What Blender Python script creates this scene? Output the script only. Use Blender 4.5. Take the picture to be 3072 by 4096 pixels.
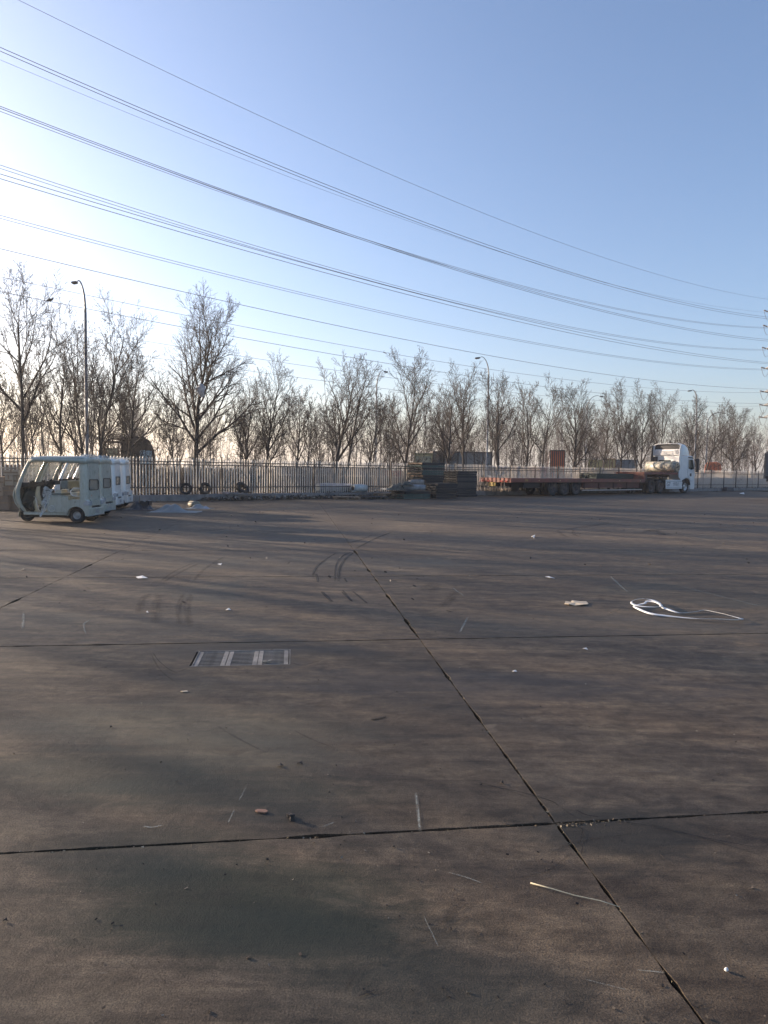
import bpy, bmesh, math, random
import numpy as np
from mathutils import Vector, Matrix, noise

# ------------------------------------------------------------------ scene, camera, sky, sun
scene = bpy.context.scene
for o in list(bpy.data.objects):
    bpy.data.objects.remove(o)
COL = scene.collection
EYE = 1.55
FPX, CXP, CYP = 2750.0, 1536.0, 2048.0
ROLL = math.atan(.0156)
PITCH = math.atan(170.4 / FPX)
_f = np.array([0, math.cos(PITCH), -math.sin(PITCH)])
_u0 = np.array([0, math.sin(PITCH), math.cos(PITCH)])
_x0 = np.array([1.0, 0, 0])
_r = math.cos(ROLL) * _x0 + math.sin(ROLL) * _u0
_v = -math.sin(ROLL) * _x0 + math.cos(ROLL) * _u0
cam_data = bpy.data.cameras.new('camera')
cam = bpy.data.objects.new('camera', cam_data)
COL.objects.link(cam)
cam.matrix_world = Matrix(((_r[0], _v[0], -_f[0], 0), (_r[1], _v[1], -_f[1], 0), (_r[2], _v[2], -_f[2], EYE), (0, 0, 0, 1)))
cam_data.sensor_fit = 'VERTICAL'
cam_data.sensor_height = 24.0
cam_data.lens = FPX / 4096 * 24.0
cam_data.clip_start = 0.05
cam_data.clip_end = 6000
scene.camera = cam

SUN_EL = math.radians(12.0)
SUN_AZ = math.radians(-62.0)          # measured from +Y, negative = left
world = bpy.data.worlds.new('World')
scene.world = world
world.use_nodes = True
nt = world.node_tree
nt.nodes.clear()
sky = nt.nodes.new('ShaderNodeTexSky')
sky.sky_type = 'NISHITA'
sky.sun_disc = False
sky.sun_elevation = SUN_EL
sky.sun_rotation = SUN_AZ
sky.air_density = 1.0
sky.dust_density = 2.2
sky.ozone_density = 3.2
sky.altitude = 50
bg = nt.nodes.new('ShaderNodeBackground')
bg.inputs['Strength'].default_value = 0.095
wo = nt.nodes.new('ShaderNodeOutputWorld')
tint = nt.nodes.new('ShaderNodeMix'); tint.data_type = 'RGBA'; tint.blend_type = 'MULTIPLY'; tint.inputs[0].default_value = 1
tint.inputs[7].default_value = (1.07, .99, 1.01, 1)
nt.links.new(sky.outputs[0], tint.inputs[6]); nt.links.new(tint.outputs[2], bg.inputs[0])
nt.links.new(bg.outputs[0], wo.inputs[0])

sun_data = bpy.data.lights.new('sun', 'SUN')
sun_data.energy = 5.0
sun_data.angle = math.radians(0.6)
sun_data.color = (1.0, 0.80, 0.60)
sun = bpy.data.objects.new('sun', sun_data)
COL.objects.link(sun)
SD = Vector((math.sin(SUN_AZ) * math.cos(SUN_EL), math.cos(SUN_AZ) * math.cos(SUN_EL), math.sin(SUN_EL)))
sun.rotation_euler = SD.to_track_quat('Z', 'Y').to_euler()
sun.location = (0, 0, 40)

scene.render.engine = 'CYCLES'
scene.view_settings.view_transform = 'Standard'
scene.view_settings.look = 'None'
scene.view_settings.gamma = 1.0
scene.view_settings.use_curve_mapping = False
scene.view_settings.exposure = 1.6
scene.cycles.max_bounces = 6
scene.cycles.transparent_max_bounces = 12

HAZE = .00065
# ------------------------------------------------------------------ helpers
def ray(px, py):
    return _f + _r * (px - CXP) / FPX - _v * (py - CYP) / FPX
def G(px, py, z=0.0):
    r = ray(px, py); t = (z - EYE) / r[2]
    return Vector((r[0] * t, r[1] * t, z))
def P(px, py, Y):
    r = ray(px, py); t = Y / r[1]
    return Vector((r[0] * t, Y, EYE + r[2] * t))
def rng(seed): return random.Random(seed)

def tag(o, label=None, cat=None, group=None, kind=None):
    if label: o['label'] = label
    if cat: o['category'] = cat
    if group: o['group'] = group
    if kind: o['kind'] = kind
    return o
def empty(name, loc, rz=0.0):
    o = bpy.data.objects.new(name, None)
    o.empty_display_size = .2
    COL.objects.link(o)
    o.location = loc; o.rotation_euler = (0, 0, rz)
    return o
def link_mesh(name, me, parent=None, mat=None):
    o = bpy.data.objects.new(name, me)
    COL.objects.link(o)
    if mat is not None and len(me.materials) == 0: me.materials.append(mat)
    if parent is not None: o.parent = parent
    return o
KIDS = {}
def copy_tree(o, parent=None):
    c = o.copy(); COL.objects.link(c)
    if parent is not None: c.parent = parent
    for ch in o.children: copy_tree(ch, c)
    return c

class MB:
    """collects shapes into one mesh"""
    def __init__(self): self.v = []; self.f = []; self.sm = []
    def add(self, vs, fs, smooth=False):
        b = len(self.v)
        self.v += [tuple(p) for p in vs]
        self.f += [tuple(i + b for i in f) for f in fs]
        self.sm += [smooth] * len(fs)
        return self
    def box(self, c, s, rz=0.0, M=None, taper=(1, 1)):
        hx, hy, hz = s[0] / 2, s[1] / 2, s[2] / 2
        pts = []
        for z, tx, ty in ((-hz, 1, 1), (hz, taper[0], taper[1])):
            for x, y in ((-hx, -hy), (hx, -hy), (hx, hy), (-hx, hy)):
                pts.append(Vector((x * tx, y * ty, z)))
        if M is None: M = Matrix.Rotation(rz, 3, 'Z')
        c = Vector(c)
        pts = [M @ p + c for p in pts]
        return self.add(pts, [(3, 2, 1, 0), (4, 5, 6, 7), (0, 1, 5, 4), (1, 2, 6, 5), (2, 3, 7, 6), (3, 0, 4, 7)])
    def bbox(self, x0, x1, y0, y1, z0, z1):
        return self.box(((x0 + x1) / 2, (y0 + y1) / 2, (z0 + z1) / 2), (x1 - x0, y1 - y0, z1 - z0))
    def bar(self, a, b, w, h=None, up=(0, 0, 1)):
        a = Vector(a); b = Vector(b); h = h or w
        d = b - a; L = d.length
        z = d.normalized(); upv = Vector(up)
        if abs(z.dot(upv)) > .98: upv = Vector((1, 0, 0))
        x = z.cross(upv).normalized(); y = x.cross(z)
        M = Matrix((x, y, z)).transposed()
        return self.box((a + b) / 2, (w, h, L), M=M)
    def tube(self, pts, rad, n=8, cap=True, smooth=True):
        pts = [Vector(p) for p in pts]
        rs = rad if hasattr(rad, '__len__') else [rad] * len(pts)
        vs = []; fs = []
        prevx = None
        for i, p in enumerate(pts):
            d = (pts[min(i + 1, len(pts) - 1)] - pts[max(i - 1, 0)]).normalized()
            ref = prevx if prevx is not None else (Vector((0, 0, 1)) if abs(d.z) < .9 else Vector((1, 0, 0)))
            x = (ref - d * ref.dot(d))
            if x.length < 1e-5: x = Vector((1, 0, 0)).cross(d)
            x.normalize(); prevx = x
            y = d.cross(x)
            for k in range(n):
                a = 2 * math.pi * k / n
                vs.append(p + (x * math.cos(a) + y * math.sin(a)) * rs[i])
        for i in range(len(pts) - 1):
            for k in range(n):
                k2 = (k + 1) % n
                fs.append((i * n + k, i * n + k2, (i + 1) * n + k2, (i + 1) * n + k))
        self.add(vs, fs, smooth)
        if cap:
            b = len(self.v) - len(vs)
            self.f.append(tuple(b + k for k in reversed(range(n)))); self.sm.append(False)
            self.f.append(tuple(b + (len(pts) - 1) * n + k for k in range(n))); self.sm.append(False)
        return self
    def lathe_y(self, prof, c, n=28, smooth=True):
        """prof: list of (radius, y) revolved about the y axis through c; closed loop"""
        vs = []; m = len(prof); c = Vector(c)
        for k in range(n):
            a = 2 * math.pi * k / n
            for r, y in prof: vs.append(c + Vector((r * math.cos(a), y, r * math.sin(a))))
        fs = []
        for k in range(n):
            k2 = (k + 1) % n
            for j in range(m):
                j2 = (j + 1) % m
                fs.append((k * m + j, k * m + j2, k2 * m + j2, k2 * m + j))
        return self.add(vs, fs, smooth)
    def prism(self, prof, y0, y1, axis='y', smooth=False):
        """extrude a 2D outline (x,z) along y (or (x,y) along z)"""
        n = len(prof)
        if axis == 'y':
            vs = [(x, y0, z) for x, z in prof] + [(x, y1, z) for x, z in prof]
        elif axis == 'x':
            vs = [(y0, x, z) for x, z in prof] + [(y1, x, z) for x, z in prof]
        else:
            vs = [(x, y, y0) for x, y in prof] + [(x, y, y1) for x, y in prof]
        fs = [tuple(range(n)), tuple(reversed(range(n, 2 * n)))]
        self.add(vs, fs)
        self.add(vs, [(i, i + n, (i + 1) % n + n, (i + 1) % n) for i in range(n)], smooth)
        return self
    def strip(self, path, y0, y1, th, smooth=True, taper=None):
        """sheet with thickness following a path of (x,z), spanning y0..y1"""
        n = len(path); inn = []
        for i, (x, z) in enumerate(path):
            a = path[max(i - 1, 0)]; b = path[min(i + 1, n - 1)]
            dx, dz = b[0] - a[0], b[1] - a[1]; l = math.hypot(dx, dz) or 1
            inn.append((x - dz / l * th, z + dx / l * th))
        m = 7
        def pt(p, j, i):
            y = y0 + (y1 - y0) * j / (m - 1)
            k = taper[i] if taper else 1.0
            return (p[0], y * k, p[1])
        vs = []
        for i in range(n):
            for j in range(m): vs.append(pt(path[i], j, i))
        for i in range(n):
            for j in range(m): vs.append(pt(inn[i], j, i))
        fs = []; o = n * m
        for i in range(n - 1):
            for j in range(m - 1):
                a = i * m + j
                fs.append((a, a + 1, a + m + 1, a + m)); fs.append((o + a, o + a + m, o + a + m + 1, o + a + 1))
            a = i * m; fs.append((a, a + m, o + a + m, o + a))
            a = i * m + m - 1; fs.append((a, o + a, o + a + m, a + m))
        for j in range(m - 1):
            a = j; fs.append((a, o + a, o + a + 1, a + 1))
            a = (n - 1) * m + j; fs.append((a, a + 1, o + a + 1, o + a))
        return self.add(vs, fs, smooth)
    def build(self, name, mat, parent=None, bevel=0.0, jitter=0.0, recalc=True):
        me = bpy.data.meshes.new(name)
        v = self.v
        if jitter:
            v = [tuple(Vector(p) + noise.noise_vector(Vector(p) * 9) * jitter) for p in v]
        me.from_pydata(v, [], self.f)
        if any(self.sm): me.polygons.foreach_set('use_smooth', self.sm)
        me.materials.append(mat)
        if recalc or bevel:
            bm = bmesh.new(); bm.from_mesh(me)
            if bevel:
                bmesh.ops.remove_doubles(bm, verts=bm.verts, dist=1e-5)
                bmesh.ops.recalc_face_normals(bm, faces=bm.faces)
                es = [e for e in bm.edges if len(e.link_faces) == 2 and e.calc_face_angle(0) > .6]
                bmesh.ops.bevel(bm, geom=es, offset=bevel, segments=2, profile=.5, affect='EDGES', clamp_overlap=True)
            else:
                bmesh.ops.recalc_face_normals(bm, faces=bm.faces)
            bm.to_mesh(me); bm.free()
        return link_mesh(name, me, parent)

def np_mesh(name, verts, quads, mat, tris=None):
    me = bpy.data.meshes.new(name)
    nv = len(verts); nq = len(quads); ntr = 0 if tris is None else len(tris)
    me.vertices.add(nv); me.vertices.foreach_set('co', np.asarray(verts, dtype=np.float32).ravel())
    loops = np.asarray(quads, dtype=np.int32).ravel()
    if ntr: loops = np.concatenate([loops, np.asarray(tris, dtype=np.int32).ravel()])
    me.loops.add(len(loops)); me.loops.foreach_set('vertex_index', loops)
    me.polygons.add(nq + ntr)
    st = np.concatenate([np.arange(nq) * 4, nq * 4 + np.arange(ntr) * 3]).astype(np.int32)
    me.polygons.foreach_set('loop_start', st)
    me.update(calc_edges=True)
    me.validate()
    me.materials.append(mat)
    return me

# ------------------------------------------------------------------ materials
def nodes_of(name):
    m = bpy.data.materials.new(name); m.use_nodes = True
    n = m.node_tree
    b = n.nodes['Principled BSDF']
    return m, n, b
def N(n, t, **kw):
    x = n.nodes.new(t)
    for k, v in kw.items():
        if k in ('inputs',):
            for a, b in v.items(): x.inputs[a].default_value = b
        else: setattr(x, k, v)
    return x
def ramp(n, src, stops):
    r = n.nodes.new('ShaderNodeValToRGB')
    els = r.color_ramp.elements
    els[0].position, els[0].color = stops[0][0], (*stops[0][1], 1)
    els[1].position, els[1].color = stops[-1][0], (*stops[-1][1], 1)
    for p, c in stops[1:-1]:
        e = els.new(p); e.color = (*c, 1)
    n.links.new(src, r.inputs[0]); return r.outputs[0]
def fnoise(n, vec, scale, detail=4, rough=.55, dist=0.0):
    x = n.nodes.new('ShaderNodeTexNoise')
    x.inputs['Scale'].default_value = scale; x.inputs['Detail'].default_value = detail
    x.inputs['Roughness'].default_value = rough; x.inputs['Distortion'].default_value = dist
    if vec is not None: n.links.new(vec, x.inputs['Vector'])
    return x.outputs['Fac']
def mix(n, fac, a, b, mode='MIX'):
    m = n.nodes.new('ShaderNodeMix'); m.data_type = 'RGBA'; m.blend_type = mode; m.clamp_result = True
    for sock, val in ((m.inputs[0], fac), (m.inputs[6], a), (m.inputs[7], b)):
        if isinstance(val, (int, float)): sock.default_value = val
        elif isinstance(val, tuple): sock.default_value = (*val, 1)
        else: n.links.new(val, sock)
    return m.outputs[2]
def mathn(n, op, a, b=None, c=None, clamp=False):
    m = n.nodes.new('ShaderNodeMath'); m.operation = op; m.use_clamp = clamp
    for i, v in enumerate((a, b, c)):
        if v is None: continue
        if isinstance(v, (int, float)): m.inputs[i].default_value = v
        else: n.links.new(v, m.inputs[i])
    return m.outputs[0]
def bump(n, b, h, strength, dist=.01):
    x = n.nodes.new('ShaderNodeBump'); x.inputs['Strength'].default_value = strength; x.inputs['Distance'].default_value = dist
    n.links.new(h, x.inputs['Height']); n.links.new(x.outputs[0], b.inputs['Normal'])
MC = {}
def M(name, col, rough=.6, metal=0.0, var=.25, scale=6.0, bmp=.15, dirt=None, dirt_amt=.45, coat=0.0, spec=.5, stretch=(1, 1, 1)):
    """plain material with procedural tone variation, dirt and fine relief"""
    if name in MC: return MC[name]
    m, n, b = nodes_of(name)
    tc = N(n, 'ShaderNodeTexCoord'); mp = N(n, 'ShaderNodeMapping')
    mp.inputs['Scale'].default_value = stretch
    n.links.new(tc.outputs['Object'], mp.inputs[0]); v = mp.outputs[0]
    f1 = fnoise(n, v, scale, 5, .6); f2 = fnoise(n, v, scale * .23 + .7, 4, .6, .5); f3 = fnoise(n, v, scale * 9, 3, .6)
    lo = tuple(c * (1 - var) for c in col); hi = tuple(min(1, c * (1 + var)) for c in col)
    c = ramp(n, f1, [(.3, lo), (.7, hi)])
    d = dirt or tuple(x * .4 for x in col)
    dm = mathn(n, 'MULTIPLY', ramp(n, f2, [(.5, (0, 0, 0)), (.72, (1, 1, 1))]), dirt_amt)
    c = mix(n, dm, c, d)
    n.links.new(c, b.inputs['Base Color'])
    rr = N(n, 'ShaderNodeMapRange'); rr.inputs[3].default_value = max(.05, rough - .12); rr.inputs[4].default_value = min(1, rough + .15)
    n.links.new(f1, rr.inputs[0]); n.links.new(rr.outputs[0], b.inputs['Roughness'])
    b.inputs['Metallic'].default_value = metal
    b.inputs['Coat Weight'].default_value = coat
    b.inputs['Specular IOR Level'].default_value = spec
    if bmp: bump(n, b, f3, bmp, .004)
    MC[name] = m
    return m

# ------------------------------------------------------------------ the yard: slabs with open joints
FA = Vector((.768, .640, 0)); FN = Vector((.640, -.768, 0))       # along the fence, and from the fence towards the yard
FO = Vector((-7.42, 32.0, 0))                                      # a point on the kerb foot
def FP(s, off=0.0, z=0.0): return FO + FA * s - FN * off + Vector((0, 0, z))
FANG = math.atan2(FA.y, FA.x)

def concrete():
    m, n, b = nodes_of('worn_concrete')
    geo = N(n, 'ShaderNodeNewGeometry'); pos = geo.outputs['Position']
    info = N(n, 'ShaderNodeObjectInfo')
    def mapped(sx, sy, rz=0):
        mp = N(n, 'ShaderNodeMapping'); mp.inputs['Scale'].default_value = (sx, sy, 1); mp.inputs['Rotation'].default_value = (0, 0, rz)
        n.links.new(pos, mp.inputs[0]); return mp.outputs[0]
    big = fnoise(n, mapped(1, 1), .42, 5, .62, .6)
    med = fnoise(n, mapped(.55, 2.0, .35), 1.7, 6, .68, .8)
    streak = fnoise(n, mapped(.25, 3.2, -.62), 2.2, 5, .7, .4)
    fine = fnoise(n, mapped(1, 1), 22, 6, .72)
    grit = fnoise(n, mapped(1, 1), 160, 3, .7)
    c = ramp(n, big, [(.32, (.040, .028, .020)), (.5, (.094, .070, .049)), (.68, (.175, .138, .094))])
    c = mix(n, .55, c, ramp(n, med, [(.34, (.030, .022, .016)), (.52, (.092, .069, .049)), (.70, (.200, .158, .108))]))
    c = mix(n, .28, c, ramp(n, streak, [(.38, (.024, .019, .014)), (.62, (.170, .132, .088))]))
    c = mix(n, .55, c, ramp(n, fine, [(.3, (.3, .29, .29)), (.52, (.5, .5, .5)), (.8, (.72, .71, .68))]), 'OVERLAY')
    c = mix(n, .8, c, ramp(n, grit, [(.34, (.2, .2, .2)), (.66, (.78, .78, .78))]), 'OVERLAY')
    mot = fnoise(n, mapped(.8, 1.3, .4), 6.5, 6, .7, .5)
    c = mix(n, .6, c, ramp(n, mot, [(.34, (.18, .17, .17)), (.5, (.5, .5, .5)), (.66, (.84, .83, .80))]), 'OVERLAY')
    # random greenish patches, tree-shadow tint painted into the concrete colour
    g1 = fnoise(n, mapped(1, 1.1), .33, 4, .55, 1.2)
    c = mix(n, mathn(n, 'MULTIPLY', ramp(n, g1, [(.56, (0, 0, 0)), (.68, (1, 1, 1))]), .38), c, (.050, .058, .052))
    # isolated oil drips
    vor = N(n, 'ShaderNodeTexVoronoi'); vor.inputs['Scale'].default_value = 1.15; vor.inputs['Randomness'].default_value = 1
    n.links.new(pos, vor.inputs['Vector'])
    dn = mathn(n, 'ADD', vor.outputs['Distance'], mathn(n, 'MULTIPLY', mathn(n, 'SUBTRACT', fine, .5), .12))
    sel = N(n, 'ShaderNodeSeparateColor'); n.links.new(vor.outputs['Color'], sel.inputs[0])
    rad = mathn(n, 'MULTIPLY', sel.outputs[0], .075)
    drip = mathn(n, 'MULTIPLY', mathn(n, 'LESS_THAN', mathn(n, 'SUBTRACT', dn, rad), 0), mathn(n, 'GREATER_THAN', sel.outputs[1], .45))
    c = mix(n, mathn(n, 'MULTIPLY', drip, .38), c, (.028, .024, .024))
    sh_ = fnoise(n, mapped(1, 1.4, .5), 1.05, 9, .72, .5)
    c = mix(n, mathn(n, 'MULTIPLY', ramp(n, sh_, [(.575, (0, 0, 0)), (.605, (1, 1, 1))]), .34), c, (.030, .025, .021))
    sp_ = fnoise(n, mapped(1, 1.2, .9), 1.9, 9, .75, .3)
    c = mix(n, mathn(n, 'MULTIPLY', ramp(n, sp_, [(.60, (0, 0, 0)), (.66, (1, 1, 1))]), .30), c, (.22, .175, .125))
    # pale scuffs
    sc = fnoise(n, mapped(.5, 7, 1.1), 3.1, 4, .75, .3)
    c = mix(n, mathn(n, 'MULTIPLY', ramp(n, sc, [(.70, (0, 0, 0)), (.80, (1, 1, 1))]), .35), c, (.24, .23, .21))
    # large placed patches (grate dirt, tree shade painted in green, pale areas): (point on the ground, radii, strength, colour)
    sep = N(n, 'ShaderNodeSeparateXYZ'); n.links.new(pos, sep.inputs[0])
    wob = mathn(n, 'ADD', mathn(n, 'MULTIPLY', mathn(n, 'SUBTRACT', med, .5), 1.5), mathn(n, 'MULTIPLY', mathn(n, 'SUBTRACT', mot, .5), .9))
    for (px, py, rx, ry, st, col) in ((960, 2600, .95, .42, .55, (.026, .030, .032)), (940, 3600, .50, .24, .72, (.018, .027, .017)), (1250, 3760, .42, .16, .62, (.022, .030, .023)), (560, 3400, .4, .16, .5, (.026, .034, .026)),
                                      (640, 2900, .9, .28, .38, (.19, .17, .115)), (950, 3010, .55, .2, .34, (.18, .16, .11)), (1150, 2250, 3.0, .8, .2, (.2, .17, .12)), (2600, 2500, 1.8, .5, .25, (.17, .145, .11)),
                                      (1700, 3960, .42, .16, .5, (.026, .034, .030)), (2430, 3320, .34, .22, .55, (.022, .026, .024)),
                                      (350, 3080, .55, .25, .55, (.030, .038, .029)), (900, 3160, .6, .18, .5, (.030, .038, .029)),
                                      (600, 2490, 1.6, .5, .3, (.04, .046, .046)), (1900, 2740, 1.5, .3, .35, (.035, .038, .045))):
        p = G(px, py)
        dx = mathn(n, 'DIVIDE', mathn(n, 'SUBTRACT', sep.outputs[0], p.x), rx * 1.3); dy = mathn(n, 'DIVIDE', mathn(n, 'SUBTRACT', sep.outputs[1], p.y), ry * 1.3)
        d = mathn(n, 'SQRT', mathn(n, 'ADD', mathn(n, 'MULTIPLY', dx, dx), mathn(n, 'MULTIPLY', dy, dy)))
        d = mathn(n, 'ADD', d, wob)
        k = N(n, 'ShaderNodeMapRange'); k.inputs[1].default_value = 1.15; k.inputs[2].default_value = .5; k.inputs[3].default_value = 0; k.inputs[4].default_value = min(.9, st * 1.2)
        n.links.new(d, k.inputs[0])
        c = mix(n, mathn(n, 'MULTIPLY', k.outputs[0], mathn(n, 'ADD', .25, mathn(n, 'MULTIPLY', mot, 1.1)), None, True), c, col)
    tint = mathn(n, 'ADD', .84, mathn(n, 'MULTIPLY', info.outputs['Random'], .22))
    cc = N(n, 'ShaderNodeVectorMath'); cc.operation = 'SCALE'; n.links.new(c, cc.inputs[0]); n.links.new(tint, cc.inputs['Scale'])
    n.links.new(cc.outputs[0], b.inputs['Base Color'])
    ro = N(n, 'ShaderNodeMapRange'); ro.inputs[3].default_value = .52; ro.inputs[4].default_value = .86
    n.links.new(med, ro.inputs[0]); n.links.new(ro.outputs[0], b.inputs['Roughness'])
    b.inputs['Specular IOR Level'].default_value = .22
    h = mathn(n, 'ADD', mathn(n, 'MULTIPLY', fine, .6), mathn(n, 'MULTIPLY', grit, .35))
    h = mathn(n, 'ADD', h, mathn(n, 'MULTIPLY', med, 1.2))
    bump(n, b, h, .8, .007)
    return m
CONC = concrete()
JOINT = M('joint_dirt', (.012, .010, .009), .95, var=.5, scale=20, bmp=.6, spec=0)
SOIL = M('verge_soil', (.050, .039, .030), .95, var=.5, scale=2.0, bmp=.8, dirt=(.03, .026, .02), spec=0)

g = MB(); g.box((100, 300, -.28), (1600, 1600, .5)); ground = g.build('ground', M('ground_earth', (.055, .048, .04), .95, var=.4, scale=.4, bmp=.5, spec=0)); tag(ground, 'bare brown earth under and beyond the yard', None, kind='structure')
YU = Vector((.9913, .1315, 0)); YV = Vector((-.1315, .9913, 0)); YO = Vector((.78, 2.95, 0))
yard = empty('yard_pavement', YO, math.atan2(YU.y, YU.x)); tag(yard, 'large dark worn concrete yard cast in slabs with open joints', kind='structure')
g = MB(); g.box((0, 22, -.045), (90, 70, .03)); g.build('joint_bed', JOINT, yard)
us = [-29.7, -25.5, -21.2, -17.0, -12.75, -8.5, -4.27, 0.0, 8.6, 17.2, 25.8, 34.4, 43.0]
vs_ = [-7.0, -3.45, 0.0, 3.30, 7.02, 10.22, 13.95, 17.5, 21.0, 24.5, 28.0, 31.5, 35, 38.5, 42, 45.5, 49, 52.5, 56, 59.5, 63, 66.5, 70, 73.5]
GR = [(YU.dot(G(*p) - YO), YV.dot(G(*p) - YO)) for p in ((782, 2609), (1162, 2593), (1165, 2651), (757, 2674))]
gx0, gx1 = (GR[0][0] + GR[3][0]) / 2, (GR[1][0] + GR[2][0]) / 2
gy0, gy1 = (GR[3][1] + GR[2][1]) / 2, (GR[0][1] + GR[1][1]) / 2
def kerb_side(u, v):           # >0 on the yard side of the kerb foot
    p = YO + YU * u + YV * v
    return (p - FO).dot(FN)
for iu in range(len(us) - 1):
    for iv in range(len(vs_) - 1):
        u0, u1, v0, v1 = us[iu], us[iu + 1], vs_[iv], vs_[iv + 1]
        if max(kerb_side(a, c) for a in (u0, u1) for c in (v0, v1)) < -.3: continue
        cx, cy = (u0 + u1) / 2, (v0 + v1) / 2
        near = abs(cx) < 10 and cy < 12
        step = .045 if (abs(cx) < 5 and cy < 6) else (.12 if near else .6)
        gu = .006 if u0 > -1 else .005
        def edge(a, bq, gap):
            (ax, ay), (bx, by) = a, bq
            L = math.hypot(bx - ax, by - ay); k = max(1, int(L / step)); out = []
            nx, ny = (ay - by) / L, (bx - ax) / L
            for i in range(k):
                t = i / k; x = ax + (bx - ax) * t; y = ay + (by - ay) * t
                w = 0 if (i == 0 or step > .5) else (noise.noise(Vector((x * 9, y * 9, gap * 50 + 2))) * .008 + max(0, noise.noise(Vector((x * 2.3, y * 2.3, 7 + gap * 90))) - .25) * .05 + abs(noise.noise(Vector((x * 31, y * 31, 1)))) * .006)
                out.append((x + nx * (gap + w), y + ny * (gap + w)))
            return out
        gv = .007 if near else .006
        g0, g1 = (.007 if abs(v0) < .1 else .011), (.007 if abs(v1) < .1 else .011)
        lp = edge((u0, v0), (u1, v0), g0) + edge((u1, v0), (u1, v1), gu) + edge((u1, v1), (u0, v1), g1) + edge((u0, v1), (u0, v0), gu)
        bm = bmesh.new()
        tv = [bm.verts.new((x, y, 0)) for x, y in lp]; bv = [bm.verts.new((x, y, -.035)) for x, y in lp]
        for i in range(len(lp)):
            j = (i + 1) % len(lp); bm.faces.new((tv[i], bv[i], bv[j], tv[j]))
        if u0 < gx0 < u1 and v0 < gy0 < v1:
            hp = [(gx0, gy0), (gx0, gy1), (gx1, gy1), (gx1, gy0)]
            ht = [bm.verts.new((x, y, 0)) for x, y in hp]; hb = [bm.verts.new((x, y, -.035)) for x, y in hp]
            for i in range(4):
                j = (i + 1) % 4; bm.faces.new((ht[i], hb[i], hb[j], ht[j]))
            e = [bm.edges.new((tv[i], tv[(i + 1) % len(tv)])) if bm.edges.get((tv[i], tv[(i + 1) % len(tv)])) is None else bm.edges.get((tv[i], tv[(i + 1) % len(tv)])) for i in range(len(tv))]
            e += [bm.edges.get((ht[i], ht[(i + 1) % 4])) for i in range(4)]
            bmesh.ops.triangle_fill(bm, edges=e, use_beauty=True, normal=(0, 0, 1))
        else:
            f = bm.faces.new(tv)
            bmesh.ops.triangulate(bm, faces=[f])
        bmesh.ops.recalc_face_normals(bm, faces=bm.faces)
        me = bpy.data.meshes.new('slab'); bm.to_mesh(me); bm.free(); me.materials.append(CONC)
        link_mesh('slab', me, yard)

# marks on the yard: thin sheets of rubber and paint, part of the pavement
def decal_mat(name, col, lo, hi, scale, amt, stretch=1.0):
    m, n, b = nodes_of(name)
    uv = N(n, 'ShaderNodeTexCoord'); mp = N(n, 'ShaderNodeMapping'); mp.inputs['Scale'].default_value = (1, stretch, 1)
    geo = N(n, 'ShaderNodeNewGeometry')
    f = fnoise(n, geo.outputs['Position'], scale, 5, .7)
    n.links.new(uv.outputs['UV'], mp.inputs[0])
    st = fnoise(n, mp.outputs[0], 3.0, 3, .6)
    sx = N(n, 'ShaderNodeSeparateXYZ'); n.links.new(uv.outputs['UV'], sx.inputs[0])
    edge = mathn(n, 'MULTIPLY', mathn(n, 'MULTIPLY', sx.outputs[0], mathn(n, 'SUBTRACT', 1, sx.outputs[0])), 4)
    en = mathn(n, 'MULTIPLY', mathn(n, 'MULTIPLY', sx.outputs[1], mathn(n, 'SUBTRACT', 1, sx.outputs[1])), 9, None, True)
    a = ramp(n, mathn(n, 'MULTIPLY', mathn(n, 'ADD', f, st), .5), [(lo, (0, 0, 0)), (hi, (1, 1, 1))])
    a = mathn(n, 'MULTIPLY', mathn(n, 'MULTIPLY', a, edge), mathn(n, 'MULTIPLY', en, amt))
    n.links.new(a, b.inputs['Alpha'])
    b.inputs['Base Color'].default_value = (*col, 1); b.inputs['Roughness'].default_value = .8
    return m
RUB = decal_mat('tyre_rubber_mark', (.010, .009, .009), .34, .50, 8, .95)
RUBS = decal_mat('soft_rubber_mark', (.018, .016, .015), .36, .56, 4, .36)
PAINT = decal_mat('pale_scratch', (.34, .36, .32), .38, .56, 30, .6)
def cat(pts, n=24):
    pts = [Vector(p) for p in pts]
    q = [pts[0] * 2 - pts[1]] + pts + [pts[-1] * 2 - pts[-2]]
    out = []
    for i in range(1, len(q) - 2):
        for k in range(n):
            t = k / n
            out.append(.5 * ((2 * q[i]) + (q[i + 1] - q[i - 1]) * t + (2 * q[i - 1] - 5 * q[i] + 4 * q[i + 1] - q[i + 2]) * t * t + (3 * q[i] - q[i - 1] - 3 * q[i + 1] + q[i + 2]) * t ** 3))
    return out + [pts[-1]]
YI = None
mk = [0]
def mark(name, pix, w, mat):
    mk[0] += 1
    pts = cat([G(*p) for p in pix], 10)
    vs = []; fs = []; uvs = []
    L = len(pts)
    for i, p in enumerate(pts):
        d = (pts[min(i + 1, L - 1)] - pts[max(i - 1, 0)]).normalized(); nn = Vector((-d.y, d.x, 0))
        ww = w * (1 + .25 * noise.noise(p * 3))
        for s in (-1, 1):
            q = p + nn * s * ww / 2 - YO
            vs.append((q.dot(YU), q.dot(YV), .0025 + .0004 * (mk[0] % 7)))
            uvs.append(((s + 1) / 2, i / (L - 1)))
    for i in range(L - 1): fs.append((2 * i, 2 * i + 1, 2 * i + 3, 2 * i + 2))
    me = bpy.data.meshes.new(name); me.from_pydata(vs, [], fs)
    ul = me.uv_layers.new()
    for l in me.loops: ul.data[l.index].uv = uvs[l.vertex_index]
    me.materials.append(mat)
    link_mesh(name, me, yard)
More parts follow.
